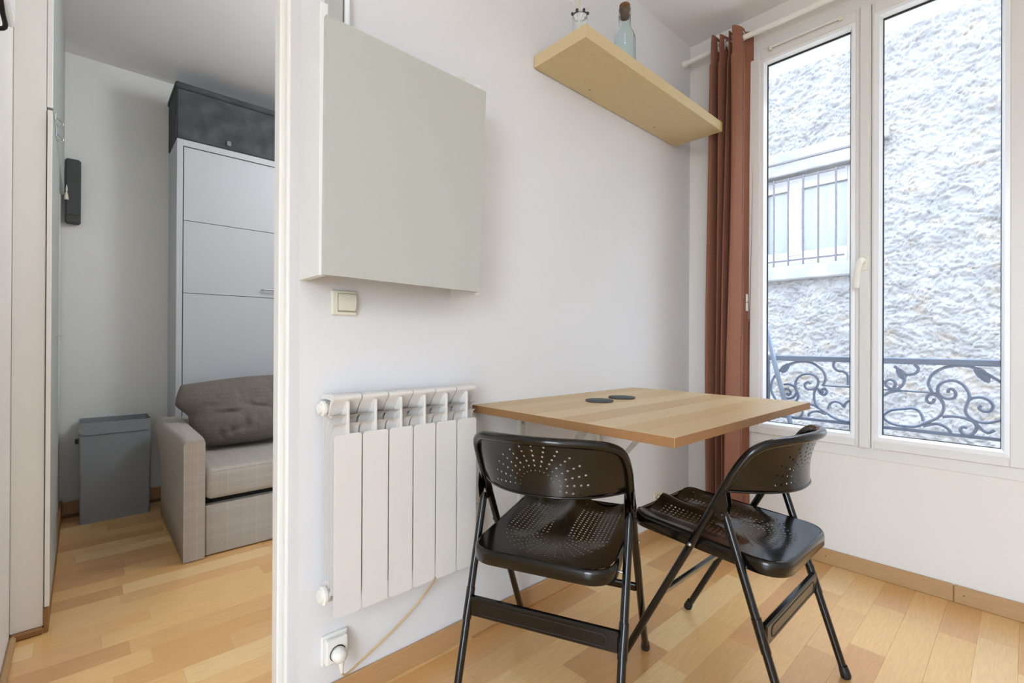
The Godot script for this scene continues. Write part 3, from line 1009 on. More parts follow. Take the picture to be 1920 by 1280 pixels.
func make_fittings() -> void:
	# light switch
	var s := thing("light_switch", "ivory light switch with curved rocker under the wall cupboard", "switch", Vector3(W1, 1.108, -0.535))
	var st := mk()
	box(st, Vector3(0.0, -0.034, -0.036), Vector3(0.010, 0.034, 0.036), 0.003)
	build("plate", st, M.ivory, s)
	st = mk()
	box(st, Vector3(0.009, -0.0262, -0.0322), Vector3(0.0104, 0.0262, 0.0202), 0.0)
	build("rocker_gap", st, mat(Color(0.62, 0.60, 0.52), 0.5), s)
	st = mk()
	var o := PackedVector2Array()
	for i in 9:
		var y := -0.024 + 0.048 * i / 8
		o.append(Vector2(0.0185 - 12.0 * y * y + 0.003 * y / 0.024, y))
	o.append(Vector2(0.006, 0.024))
	o.append(Vector2(0.006, -0.024))
	prism(st, o, Transform3D(Basis(), Vector3(0, 0, -0.030)), 0.048, false)
	build("rocker", st, M.ivory, s)
	# socket with plug near the floor
	var k := thing("wall_socket", "white stacked wall socket near baseboard below the radiator", "socket", Vector3(W1, 0.168, -0.512))
	st = mk()
	box(st, Vector3(0.0, -0.039, -0.036), Vector3(0.012, 0.039, 0.036), 0.003)
	build("back_plate", st, M.white_plastic, k)
	st = mk()
	box(st, Vector3(0.012, -0.033, -0.030), Vector3(0.030, 0.033, 0.030), 0.004)
	build("body", st, M.white_plastic, k)
	st = mk()
	lathe(st, [Vector2(0.0215, 0.0), Vector2(0.0215, 0.0012), Vector2(0.0, 0.0012)], Transform3D(Basis(Vector3.BACK, -PI / 2), Vector3(0.0298, -0.006, 0.0)), 24)
	build("socket_ring", st, M.gasket, k)
	var g := thing("power_plug", "round white plug in the socket with beige cord running up behind radiator", "plug", Vector3(W1 + 0.0312, 0.162, -0.512))
	st = mk()
	lathe(st, [Vector2(0.0, 0.0), Vector2(0.0195, 0.0), Vector2(0.0200, 0.010), Vector2(0.0185, 0.020), Vector2(0.012, 0.027), Vector2(0.0, 0.030)], Transform3D(Basis(Vector3.BACK, -PI / 2), Vector3(0, 0, 0)), 24)
	build("plug_body", st, M.white_plastic, g)
	st = mk()
	tube(st, PackedVector3Array([Vector3(0.018, -0.006, 0), Vector3(0.018, -0.028, -0.002), Vector3(0.017, -0.045, -0.004)]), [0.0095, 0.007, 0.004], 12)
	build("strain_relief", st, M.white_plastic, g)
	st = mk()
	tube(st, spline([Vector3(0.017, -0.043, -0.004), Vector3(0.012, -0.058, -0.012), Vector3(0.004, -0.062, -0.032), Vector3(-0.004, -0.050, -0.075), Vector3(-0.006, -0.018, -0.150), Vector3(-0.004, 0.030, -0.232), Vector3(-0.002, 0.078, -0.292), Vector3(-0.004, 0.105, -0.318), Vector3(-0.006, 0.138, -0.335)], 8), 0.0032, 10)
	build("cord", st, M.cord, g, "beige cord")
	# small socket under the table's far end
	var q := thing("corner_socket", "small cream wall socket by the baseboard in shade behind the table", "socket", Vector3(W1, 0.208, -2.178))
	st = mk()
	box(st, Vector3(0.0, -0.040, -0.040), Vector3(0.009, 0.040, 0.040), 0.003)
	build("plate", st, M.ivory, q)
	st = mk()
	lathe(st, [Vector2(0.0, 0.0), Vector2(0.018, 0.0), Vector2(0.020, 0.003), Vector2(0.020, 0.0)], Transform3D(Basis(Vector3.BACK, -PI / 2), Vector3(0.0088, 0, 0)), 20)
	build("socket_well", st, M.cork, q)
	st = mk()
	for z in [-0.0095, 0.0095]:
		lathe(st, [Vector2(0.003, 0.0), Vector2(0.003, 0.001), Vector2(0.0, 0.001)], Transform3D(Basis(Vector3.BACK, -PI / 2), Vector3(0.009, 0, z)), 8)
	build("pin_hole", st, M.dark_gap, q)

func make_table() -> void:
	var t := thing("drop_leaf_table", "wall-mounted wooden table of glued staves on white folding brackets", "table", Vector3(W1, 0, -1.475))
	var top := Node3D.new()
	top.name = "tabletop"
	t.add_child(top)
	var cuts := [0.002, 0.10, 0.188, 0.29, 0.388, 0.488, 0.578, 0.663, 0.746]
	var kinds := [2, 1, 0, 3, 2, 3, 0, 1]
	for i in 8:
		var st := mk()
		box(st, Vector3(cuts[i] + 0.0002, 0.763, -0.489), Vector3(cuts[i + 1] - 0.0002, 0.787, 0.489), 0.0004 if i < 7 else 0.001)
		build("stave", st, M.staves[kinds[i]], top)
	for e in [[Vector3(0.003, 0.7635, 0.489), Vector3(0.7455, 0.7865, 0.4898)], [Vector3(0.746, 0.7635, -0.4885), Vector3(0.7468, 0.7865, 0.4885)]]:
		var es := mk()
		box(es, e[0], e[1], 0.0)
		build("dark_edge", es, M.stave_end, top)  # thin strips darker than the staves along two edges
	for s in [-1.0, 1.0]:
		var z: float = -0.212 if s < 0 else 0.254
		var st := mk()
		box(st, Vector3(0.0006, 0.36, z - 0.024), Vector3(0.018, 0.762, z - 0.0155), 0.001)
		box(st, Vector3(0.0006, 0.36, z + 0.0155), Vector3(0.018, 0.762, z + 0.024), 0.001)
		box(st, Vector3(0.0006, 0.36, z - 0.016), Vector3(0.004, 0.762, z + 0.016), 0.0005)
		var rail := build("wall_rail", st, M.white_metal, t)
		st = mk()
		lathe(st, [Vector2(0.005, 0.0), Vector2(0.005, 0.003), Vector2(0.0, 0.004)], Transform3D(Basis(Vector3.BACK, -PI / 2), Vector3(0.004, 0.70, z)), 10)
		build("screw", st, M.chrome, rail)
		st = mk()
		beam(st, Vector3(0.018, 0.395, z), Vector3(0.336, 0.752, z), 0.022, 0.010, Vector3(-1, 1, 0), 0.001)
		build("strut", st, M.white_metal, t)
		st = mk()
		box(st, Vector3(0.02, 0.7515, z - 0.012), Vector3(0.44, 0.763, z + 0.012), 0.001)
		build("arm", st, M.white_metal, t)
		st = mk()
		lathe(st, [Vector2(0.0045, -0.008), Vector2(0.0045, 0.008)], Transform3D(Basis(Vector3.RIGHT, PI / 2), Vector3(0.300, 0.715, z)), 10)
		lathe(st, [Vector2(0.0, 0.008), Vector2(0.0045, 0.008)], Transform3D(Basis(Vector3.RIGHT, PI / 2), Vector3(0.300, 0.715, z)), 10)
		build("rivet", st, M.screw, t)
	for d in [[-1.0564, -1.397, "round dark slate coaster on the table, the one nearer the radiator"], [-1.062, -1.545, "round dark slate coaster on the table, the one nearer the curtain"]]:
		var st := mk()
		lathe(st, [Vector2(0.0, 0.0), Vector2(0.048, 0.0), Vector2(0.0505, 0.0015), Vector2(0.0505, 0.005), Vector2(0.0490, 0.0062), Vector2(0.0, 0.0064)], Transform3D(Basis(), Vector3.ZERO), 40)
		var c := build("coaster", st, M.slate)
		c.position = Vector3(d[0], 0.787, d[1])
		tag(c, d[2], "coaster", "coasters on the table")

func make_shelf() -> void:
	var s := thing("wall_shelf", "thick birch floating shelf high on the wall by the curtain", "shelf", Vector3(W1, 2.053, -1.8085))
	var st := mk()
	box(st, Vector3(0.003, 0.0, -0.534), Vector3(0.256, 0.047, 0.5345), 0.001)
	build("board", st, M.birch, s)
	st = mk()
	box(st, Vector3(0.236, 0.0005, -0.5355), Vector3(0.2565, 0.0465, -0.512), 0.0006)
	build("edge_band", st, M.birch_band, s)
	st = mk()
	box(st, Vector3(0.0, 0.004, -0.50), Vector3(0.003, 0.043, 0.50), 0.0)
	build("gap_shade_strip", st, M.dark_gap, s)  # near-black strip standing in for the shaded gap behind the shelf
	for z in [0.2537, -0.248]:
		st = mk()
		lathe(st, [Vector2(0.0035, 0.0005), Vector2(0.0035, -0.0006), Vector2(0.0, -0.0008)], Transform3D(Basis(), Vector3(0.051, 0, z)), 10)
		build("screw_hole", st, M.screw, s)
	# bottle
	var b := thing("glass_bottle", "pale green glass bottle with a cork standing on the birch shelf", "bottle", Vector3(-1.13, 2.100, -1.655))
	st = mk()
	lathe(st, [Vector2(0.0, 0.004), Vector2(0.040, 0.0), Vector2(0.0450, 0.006), Vector2(0.0455, 0.06), Vector2(0.0455, 0.150), Vector2(0.0425, 0.168), Vector2(0.0345, 0.188), Vector2(0.0275, 0.204), Vector2(0.0250, 0.222), Vector2(0.0245, 0.252), Vector2(0.0255, 0.256), Vector2(0.0255, 0.280), Vector2(0.0245, 0.284), Vector2(0.0222, 0.283), Vector2(0.0215, 0.25), Vector2(0.022, 0.222), Vector2(0.0245, 0.204), Vector2(0.0315, 0.187), Vector2(0.0395, 0.166), Vector2(0.0425, 0.150), Vector2(0.0425, 0.06), Vector2(0.042, 0.012), Vector2(0.0, 0.010)], Transform3D(), 40)
	build("glass", st, M.bottle, b)
	st = mk()
	lathe(st, [Vector2(0.0, 0.246), Vector2(0.0185, 0.246), Vector2(0.0205, 0.283), Vector2(0.022, 0.286), Vector2(0.022, 0.299), Vector2(0.020, 0.302), Vector2(0.0, 0.302)], Transform3D(), 28)
	build("cork", st, M.cork, b)
	# jar
	var j := thing("glass_jar", "small glass jar with dark studs and a dried sprig on the shelf", "jar", Vector3(-1.10, 2.100, -1.330))
	st = mk()
	lathe(st, [Vector2(0.0, 0.002), Vector2(0.024, 0.0), Vector2(0.0275, 0.004), Vector2(0.0275, 0.088), Vector2(0.0265, 0.092), Vector2(0.0255, 0.088), Vector2(0.0250, 0.008), Vector2(0.0, 0.006)], Transform3D(), 32)
	build("glass", st, M.jar, j)
	st = mk()
	tube(st, spline([Vector3(0.028, 0.086, 0), Vector3(0, 0.086, 0.028), Vector3(-0.028, 0.086, 0), Vector3(0, 0.086, -0.028)], 6, true), 0.0022, 8, true)
	build("wire_rim", st, M.stud, j)
	for i in 7:
		var a := TAU * i / 7.0 + 0.35
		st = mk()
		lathe(st, [Vector2(0.0, -0.0055), Vector2(0.0040, -0.004), Vector2(0.0055, 0.0), Vector2(0.0040, 0.004), Vector2(0.0, 0.0055)], Transform3D(Basis(), Vector3(cos(a) * 0.0285, 0.092, sin(a) * 0.0285)), 10)
		build("stud", st, M.stud, j)
	for d in [[-0.012, 0.150, 0.020], [0.012, 0.140, 0.012], [0.018, 0.124, -0.030], [-0.004, 0.155, 0.004], [0.006, 0.118, -0.038], [-0.018, 0.135, 0.034]]:
		st = mk()
		tube(st, spline([Vector3(0, 0.01, 0), Vector3(d[0] * 0.3, 0.09, d[2] * 0.3), Vector3(d[0], d[1], d[2])], 5), 0.0013, 5)
		build("sprig", st, M.straw, j)

func make_curtain() -> void:
	var rod := thing("curtain_rod", "white curtain rod across the top of the window wall", "curtain rod", Vector3(W1, 2.525, -2.44))
	var st := mk()
	tube(st, PackedVector3Array([Vector3(0.002, 0.010, 0), Vector3(2.98, -0.017, 0)]), 0.0135, 16)
	build("bar", st, M.white_plastic, rod)
	st = mk()
	lathe(st, [Vector2(0.0, 0.0), Vector2(0.018, 0.0), Vector2(0.018, 0.024), Vector2(0.0165, 0.026), Vector2(0.0165, 0.030), Vector2(0.0135, 0.030)], Transform3D(Basis(Vector3.BACK, -PI / 2), Vector3(0.0005, 0.010, 0)), 24, false)
	build("end_cap", st, M.white_plastic, rod)
	var c := thing("curtain", "rust brown eyelet curtain drawn to the wall beside the window", "curtain", Vector3(0, 0, -2.44))
	st = mk()
	# fold line: u from 0 (wall side) to 1 (window side); pleats of uneven width
	var key := [Vector2(0.00, 0.055), Vector2(0.10, 0.070), Vector2(0.20, -0.035), Vector2(0.31, 0.062), Vector2(0.41, -0.04), Vector2(0.52, 0.068), Vector2(0.61, -0.03), Vector2(0.68, 0.084), Vector2(0.79, 0.066), Vector2(0.885, 0.010), Vector2(0.86, -0.038), Vector2(0.93, -0.058), Vector2(1.02, -0.063)]
	var rows := []
	var ny := 150
	for j in ny + 1:
		var v := float(j) / ny
		var y := lerpf(2.575, 0.04, v) if v > 0.12 else lerpf(2.575, lerpf(2.575, 0.04, 0.12), v / 0.12)
		var x0 := lerpf(-1.108, -1.128, pow(v, 0.6)) + 0.004 * sin(v * 7.0)
		var x1 := lerpf(-0.943, -0.952, v) + 0.005 * sin(v * 5.0 + 1.0)
		var pts := []
		for i in key.size():
			var k: Vector2 = key[i]
			var u := k.x + 0.018 * sin(v * 6.0 + i * 1.7) * (1.0 if i > 0 and i < key.size() - 1 else 0.0)
			var amp := 1.0 + 0.18 * sin(v * 4.0 + i * 2.3)
			if v < 0.06:
				amp *= 0.8
			pts.append(Vector3(lerpf(x0, x1, u), y + 0.004 * sin(i * 1.9) * (1.0 - v), k.y * amp))
		rows.append(Array(spline(pts, 7)))
	st.set_smooth_group(1)
	for j in ny:
		for i in rows[j].size() - 1:
			var near := 1.0
			for q in [rows[j][i], rows[j][i + 1], rows[j + 1][i], rows[j + 1][i + 1], (rows[j][i] + rows[j + 1][i + 1]) * 0.5]:
				near = minf(near, Vector2(q.y - 2.5335, q.z).length())
			if near < 0.0185:
				continue      # the eyelet holes that the rod passes through
			quad(st, rows[j][i], rows[j][i + 1], rows[j + 1][i + 1], rows[j + 1][i], Vector3(0, 0, 1))
	build("cloth", st, M.curtain, c)
	for d in [[-1.075, -0.2], [-1.045, 0.3], [-1.010, -0.2], [-0.968, 0.35]]:
		st = mk()
		var ringp := PackedVector3Array()
		for i in 20:
			var a := TAU * i / 20.0
			ringp.append(Vector3(d[0] + d[1] * 0.010 * sin(a), 2.5335 + 0.024 * cos(a), 0.024 * sin(a)))
		tube(st, ringp, 0.0035, 8, true)
		build("eyelet", st, M.chrome, c)

# ---------------------------------------------------------------- sleeping corner
func make_bed_corner() -> void:
	# fold-away bed cabinet
	var c := thing("bed_cabinet", "tall white fold-away bed cabinet behind the sofa with grooved front", "cabinet", Vector3(-3.38, 0, -0.405))
	var st := mk()
	box(st, Vector3(-0.345, 0.001, -0.030), Vector3(0.0, 2.197, 0.0), 0.001)
	build("side_panel", st, M.cabinet, c)
	st = mk()
	box(st, Vector3(-0.345, 0.001, -1.55), Vector3(0.0, 2.197, -1.52), 0.001)
	build("side_panel", st, M.cabinet, c)
	st = mk()
	box(st, Vector3(-0.345, 2.160, -1.52), Vector3(0.0, 2.197, -0.030), 0.001)
	build("top_panel", st, M.cabinet, c)
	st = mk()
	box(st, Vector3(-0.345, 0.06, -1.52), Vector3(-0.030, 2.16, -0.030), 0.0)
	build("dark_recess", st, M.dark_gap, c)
	for d in [[1.7205, 2.155], [1.2885, 1.7175], [0.10, 1.2855]]:
		st = mk()
		box(st, Vector3(-0.022, d[0], -1.5165), Vector3(-0.003, d[1], -0.0345), 0.001)
		build("front_panel", st, M.cabinet, c)
	st = mk()
	tube(st, spline([Vector3(-0.003, 1.335, -0.46), Vector3(0.02, 1.336, -0.462), Vector3(0.024, 1.337, -0.475), Vector3(0.024, 1.3375, -0.55), Vector3(0.024, 1.338, -0.610), Vector3(0.02, 1.338, -0.625), Vector3(-0.003, 1.338, -0.627)], 4), 0.005, 8)
	build("handle", st, M.chrome, c)
	# storage boxes on it
	for k in 2:
		var b := thing("storage_box", ["dark grey fabric storage box with a tab on the bed cabinet", "sliver of a second dark storage box beside the tabbed one on cabinet"][k], "storage box", Vector3(-3.375, 2.1975, -0.400 - 0.585 * k), 0.0, "storage boxes on the bed cabinet")
		st = mk()
		box(st, Vector3(-0.34, 0.0, -0.566), Vector3(0.0, 0.300, 0.0), 0.008)
		build("box_body", st, M.storage, b)
		st = mk()
		box(st, Vector3(-0.345, 0.298, -0.570), Vector3(0.006, 0.333, 0.005), 0.007)
		build("lid", st, M.storage, b)
		st = mk()
		box(st, Vector3(0.0, 0.022, -0.282), Vector3(0.012, 0.052, -0.258), 0.004)
		build("pull_tab", st, M.cardboard_grey, b)
		for z in [-0.566, -0.001]:
			st = mk()
			tube(st, PackedVector3Array([Vector3(0.0, 0.004, z), Vector3(0.0, 0.30, z)]), 0.004, 6)
			build("piping", st, M.handle_dark, b)
	# laundry bin
	var l := thing("laundry_bin", "tall grey folded-rim laundry bin on floor between closet and sofa", "bin", Vector3(-3.46, 0, -0.144))
	st = mk()
	var lo := Vector2(0.152, 0.215)      # half width along z, depth
	var hi := Vector2(0.158, 0.25)
	var p := func(y: float, inset: float) -> Array:
		var v := y / 0.545
		var hw := lerpf(lo.x, hi.x, v) - inset
		var dep := lerpf(lo.y, hi.y, v)
		var out := []
		var rr := round_rect(hw * 2.0, dep - inset * 2.0, 0.012, 3)
		for q in rr:
			out.append(Vector3(-dep / 2 + q.y, y, q.x))
		return out
	blob_grid(st, [p.call(0.0, 0.0), p.call(0.2, 0.0), p.call(0.4, 0.0), p.call(0.545, 0.0)], Vector3(-0.09, 0.27, 0), 1, true)
	blob_grid(st, [p.call(0.545, 0.0), p.call(0.548, 0.002), p.call(0.545, 0.005)], Vector3(-0.09, 0.3, 0), 2, true)
	st.set_smooth_group(3)
	var in0: Array = p.call(0.545, 0.005)
	var in1: Array = p.call(0.01, 0.005)
	for i in in0.size():
		var i2 := (i + 1) % in0.size()
		quad(st, in0[i], in0[i2], in1[i2], in1[i], Vector3(-0.09, 0.3, 0) - in0[i])
	flat(st)
	for i in in1.size():
		tri(st, Vector3(-0.09, 0.01, 0), in1[i], in1[(i + 1) % in1.size()], Vector3.UP)
	build("bin_body", st, M.cardboard_grey, l)
	st = mk()   # turned-down front flap
	var flap := PackedVector2Array()
	for q in [Vector2(-0.158, 0.060), Vector2(-0.158, 0.020), Vector2(-0.150, 0.006), Vector2(-0.135, 0.0), Vector2(0.125, 0.0), Vector2(0.142, 0.006), Vector2(0.150, 0.020), Vector2(0.152, 0.060)]:
		flap.append(q)
	prism(st, flap, Transform3D(Basis(Vector3(0, 0, -1), Vector3(0, 1, 0), Vector3(1, 0, 0)), Vector3(0.001, 0.484, 0)), 0.005)
	build("rim_flap", st, M.cardboard_grey, l)
	for s in [1.0]:
		st = mk()
		box(st, Vector3(-0.115, 0.430, s * 0.155 - 0.012 + 0.006 * s), Vector3(-0.065, 0.455, s * 0.155 + 0.012 + 0.006 * s), 0.003)
		build("grip", st, M.handle_dark, l)

	# sofa
	var s := thing("sofa", "grey-beige woven fabric sofa below the bed cabinet", "sofa", Vector3(-2.55, 0, -0.337))
	for k in 2:
		st = mk()
		var z0 := 0.0 if k == 0 else -1.52
		soft_arm(st, z0)
		build("armrest", st, M.sofa, s)
	st = mk()
	soft_box(st, Vector3(-0.74, 0.262, -1.518), Vector3(-0.006, 0.405, -0.086), 0.030)
	build("seat_cushion", st, M.sofa, s)
	st = mk()
	tube(st, PackedVector3Array([Vector3(-0.012, 0.392, -0.11), Vector3(-0.012, 0.392, -1.49)]), 0.0025, 6)
	build("piping", st, M.sofa, s)
	st = mk()
	soft_box(st, Vector3(-0.74, 0.004, -1.519), Vector3(-0.016, 0.236, -0.0845), 0.010)
	build("base_drawer", st, M.sofa, s)
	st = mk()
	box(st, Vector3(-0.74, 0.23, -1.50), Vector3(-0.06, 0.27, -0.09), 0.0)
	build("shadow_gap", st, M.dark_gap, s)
	st = mk()
	soft_box(st, Vector3(-0.815, 0.02, -1.518), Vector3(-0.745, 0.56, -0.086), 0.02)
	build("backrest", st, M.sofa, s)
	for k in 2:
		st = mk()
		pillow(st, 0.328, 0.192, 0.118, 5 + k, 0.06 if k == 0 else 0.0)
		var o := build("back_cushion", st, M.pillow)
		o.position = Vector3(-3.06, 0.608, -0.752 - 0.685 * k)
		o.rotation = Vector3(0.045, 0, 0.24)
		tag(o, ["large crumpled dark grey-brown cushion on the sofa seat next to the armrest", "second dark grey-brown cushion farther along the sofa seat"][k], "cushion", "cushions on the sofa")

func soft_box(st: SurfaceTool, lo: Vector3, hi: Vector3, r: float) -> void:
	# a box with rounded edges all round
	var c := (lo + hi) * 0.5
	var h := (hi - lo) * 0.5 - Vector3(r, r, r)
	var rows := []
	for i in 13:
		var a := -PI / 2 + PI * i / 12
		var row := []
		for j in 24:
			var b := TAU * (j + 0.5) / 24
			var d := Vector3(cos(a) * cos(b), sin(a), cos(a) * sin(b))
			var s := Vector3(signf(d.x), signf(d.y) if absf(d.y) > 0.001 else 1.0, signf(d.z))
			row.append(c + h * s + d * r)
		rows.append(row)
		if i == 6:
			var low := []
			for q in row:
				low.append(Vector3(q.x, c.y - h.y, q.z))
			rows.insert(6, low)
	blob_grid(st, rows, c, 1, true)
	flat(st)
	for e in [0, rows.size() - 1]:
		for j in 24:
			tri(st, Vector3(c.x, rows[e][0].y, c.z), rows[e][j], rows[e][(j + 1) % 24], Vector3.DOWN if e == 0 else Vector3.UP)

func soft_arm(st: SurfaceTool, z0: float) -> void:
	# upright slab; its outer side swells a little towards the top and the back
	var rows := []
	var outer := 1.0 if z0 > -0.5 else -1.0
	var zi := z0 - 0.083 if outer > 0 else z0
	var zo := z0 if outer > 0 else z0 - 0.083
	for i in 15:
		var x := lerpf(0.0, -0.815, i / 14.0)
		var back := i / 14.0
		var top := 0.556 + 0.012 * back - (0.008 if i == 0 else 0.0) - (0.02 if i == 14 else 0.0)
		var row := []
		for q in [[0.0, 0.004], [0.0, 0.15], [0.1, 0.30], [0.5, 0.42], [0.95, 0.50], [0.90, 0.53]]:
			row.append(Vector3(x, q[1], zo + outer * 0.030 * q[0] * sin(minf(back * 1.3, 1.0) * PI / 2)))
		var e: Vector3 = row[5]
		row.append(Vector3(x, top - 0.004, e.z - outer * 0.008))
		row.append(Vector3(x, top, e.z - outer * 0.022))
		row.append(Vector3(x, top, zi + outer * 0.012))
		row.append(Vector3(x, top - 0.004, zi + outer * 0.003))
		row.append(Vector3(x, top - 0.016, zi))
		row.append(Vector3(x, 0.30, zi))
		row.append(Vector3(x, 0.004, zi))
		rows.append(row)
	blob_grid(st, rows, Vector3(-0.4, 0.28, (zi + zo) / 2), 1, true)
	flat(st)
	for e in [0, 14]:
		var cc := Vector3(rows[e][0].x, 0.28, (zi + zo) / 2)
		for j in rows[e].size():
			tri(st, cc, rows[e][j], rows[e][(j + 1) % rows[e].size()], Vector3.RIGHT if e == 0 else Vector3.LEFT)

func pillow(st: SurfaceTool, hw: float, hh: float, th: float, sd: int, lean := 0.0) -> void:
	# stuffed cushion: half width along z, half height along y, half thickness along x, with creases
	var n := FastNoiseLite.new()
	n.seed = sd
	n.frequency = 1.0
	n.fractal_octaves = 3
	var big := FastNoiseLite.new()
	big.seed = sd + 20
	big.noise_type = FastNoiseLite.TYPE_SIMPLEX
	big.fractal_type = FastNoiseLite.FRACTAL_RIDGED
	big.frequency = 1.0
	big.fractal_octaves = 2
	var nu := 72
	var nv := 52
	for side in [1.0, -1.0]:
		var rows := []
		for j in nv + 1:
			var v := -1.0 + 2.0 * j / nv
			var row := []
			for i in nu + 1:
				var u := -1.0 + 2.0 * i / nu
				var pinch := 1.0 - 0.07 * v * v
				var pv := 1.0 - 0.10 * u * u
				var z := u * hw * pinch * (1.0 - 0.05 * pow(absf(v), 3.0))
				z += lean * smoothstep(0.2, 1.0, u) * smoothstep(-0.05, 0.45, v)
				var y := v * hh * pv
				var e := maxf(0.0, 1.0 - pow(absf(u), 3.2)) * maxf(0.0, 1.0 - pow(absf(v), 2.8))
				var sag := 1.0 - 0.22 * v
				var x: float = side * th * pow(e, 0.5) * sag
				var cre := big.get_noise_2d(z * 3.0 + y * 2.0, y * 3.6 - z * 2.4)
				x += side * e * (0.012 * n.get_noise_2d(z * 5.0, y * 5.0) - 0.034 * maxf(0.0, cre) * (0.35 + 0.65 * smoothstep(0.5, -0.7, v)))
				row.append(Vector3(x, y, z))
			rows.append(row)
		grid(st, rows, Vector3(side, 0, 0), 1)

# ---------------------------------------------------------------- folding chairs
var top_path := [[1.0, -0.355, 0.672, 0.215], [0.90, -0.386, 0.717, 0.207], [0.78, -0.413, 0.738, 0.183], [0.60, -0.443, 0.747, 0.142], [0.30, -0.474, 0.752, 0.071], [0.0, -0.484, 0.753, 0.0]]

func tube_at(u: float) -> Vector3:
	var a := absf(u)
	for i in top_path.size() - 1:
		var p: Array = top_path[i]
		var q: Array = top_path[i + 1]
		if a <= p[0] and a >= q[0]:
			var t: float = (p[0] - a) / (p[0] - q[0])
			var p0: Array = top_path[maxi(i - 1, 0)]
			var p3: Array = top_path[mini(i + 2, top_path.size() - 1)]
			var v := Vector3(p[1], p[2], p[3]).cubic_interpolate(Vector3(q[1], q[2], q[3]), Vector3(p0[1], p0[2], p0[3]) if i > 0 else Vector3(-0.324, 0.615, 0.215), Vector3(p3[1], p3[2], p3[3]) if i + 2 < top_path.size() else Vector3(-0.474, 0.752, -0.071), t)
			return Vector3(v.x, v.y, v.z * signf(u) if u != 0.0 else 0.0)
	return Vector3.ZERO

func sheet_at(a: float, b: float) -> Vector3:
	# a: metres across (-0.235 .. 0.235), b: metres up (0 .. 0.14) on the curved back plate
	var u := clampf(a / 0.235, -1.0, 1.0)
	var v := clampf(b / 0.14, 0.0, 1.0)
	var top := tube_at(u)
	var low := Vector3(-0.321 - 0.134 * (1.0 - pow(absf(u), 2.3)), 0.607, 0.213 * u * (1.0 + 0.06 * (1.0 - u * u)))
	var p := low.lerp(top, v)
	p.x += 0.012 * sin(v * PI) * (1.0 - u * u)
	return p

func seat_y(x: float, z: float) -> float:
	var base := 0.470 + (x + 0.02) * 0.055
	var az := absf(z)
	var along := smoothstep(-0.005, -0.09, x)
	var dish := exp(-pow((az - 0.088) / 0.058, 2.0)) * smoothstep(-0.40, -0.27, x) * along
	var basin := exp(-pow(Vector2(x + 0.295, z * 0.85).length() / 0.105, 2.0))
	var ridge := exp(-pow(z / 0.022, 2.0)) * smoothstep(-0.27, -0.20, x)
	var wave := 0.010 * cos(minf(az / 0.09, 1.9) * PI) * smoothstep(-0.10, -0.02, x)
	return base - 0.017 * maxf(dish, basin) + 0.009 * ridge + wave * 0.8

func seat_outline() -> PackedVector2Array:
	var out := PackedVector2Array()   # (x, z)
	for c in [[-0.068, 0.137, 0.046, 0.0], [-0.395, 0.128, 0.062, PI / 2], [-0.395, -0.128, 0.062, PI], [-0.068, -0.137, 0.046, PI * 1.5]]:
		for i in 9:
			var a: float = c[3] + PI / 2 * i / 8
			out.append(Vector2(c[0] + cos(a) * c[2], c[1] + sin(a) * c[2]))
	return out

func reach(o: PackedVector2Array, from: Vector2, dir: Vector2) -> float:
	var best := 10.0
	for i in o.size():
		var h = Geometry2D.segment_intersects_segment(from, from + dir * 2.0, o[i], o[(i + 1) % o.size()])
		if h != null:
			best = minf(best, (h - from).length())
	return best if best < 9.0 else 0.0

func sheet_cell(st: SurfaceTool, q: Array, f: Callable, nrm: Callable, hole: float, thick: float) -> void:
	# q: four plan points in order; f maps a plan point to space; a hole of that radius is left in the middle
	var off := func(v: Vector2) -> Vector3: return (nrm as Callable).call(v) * thick
	if hole <= 0.0:
		var a: Vector3 = f.call(q[0])
		var b: Vector3 = f.call(q[1])
		var c: Vector3 = f.call(q[2])
		var d: Vector3 = f.call(q[3])
		var n: Vector3 = nrm.call((q[0] + q[2]) * 0.5)
		st.set_smooth_group(1)
		quad(st, a, b, c, d, n)
		st.set_smooth_group(2)
		quad(st, a - off.call(q[0]), b - off.call(q[1]), c - off.call(q[2]), d - off.call(q[3]), -n)
		return
	var ring2 := []
	var cen: Vector2 = (q[0] + q[1] + q[2] + q[3]) * 0.25
	for k in 4:
		ring2.append(q[k])
		ring2.append((q[k] + q[(k + 1) % 4]) * 0.5)
	var inner := []
	for k in 8:
		inner.append(cen + (ring2[k] - cen).normalized() * hole)
	var n: Vector3 = nrm.call(cen)
	for k in 8:
		var l := (k + 1) % 8
		var a: Vector3 = f.call(ring2[k])
		var b: Vector3 = f.call(ring2[l])
		var c: Vector3 = f.call(inner[l])
		var d: Vector3 = f.call(inner[k])
		st.set_smooth_group(1)
		quad(st, a, b, c, d, n)
		st.set_smooth_group(2)
		quad(st, a - off.call(ring2[k]), b - off.call(ring2[l]), c - off.call(inner[l]), d - off.call(inner[k]), -n)
		flat(st)
		var cc: Vector3 = f.call(cen)
		quad(st, d, c, c - off.call(inner[l]), d - off.call(inner[k]), cc - d)

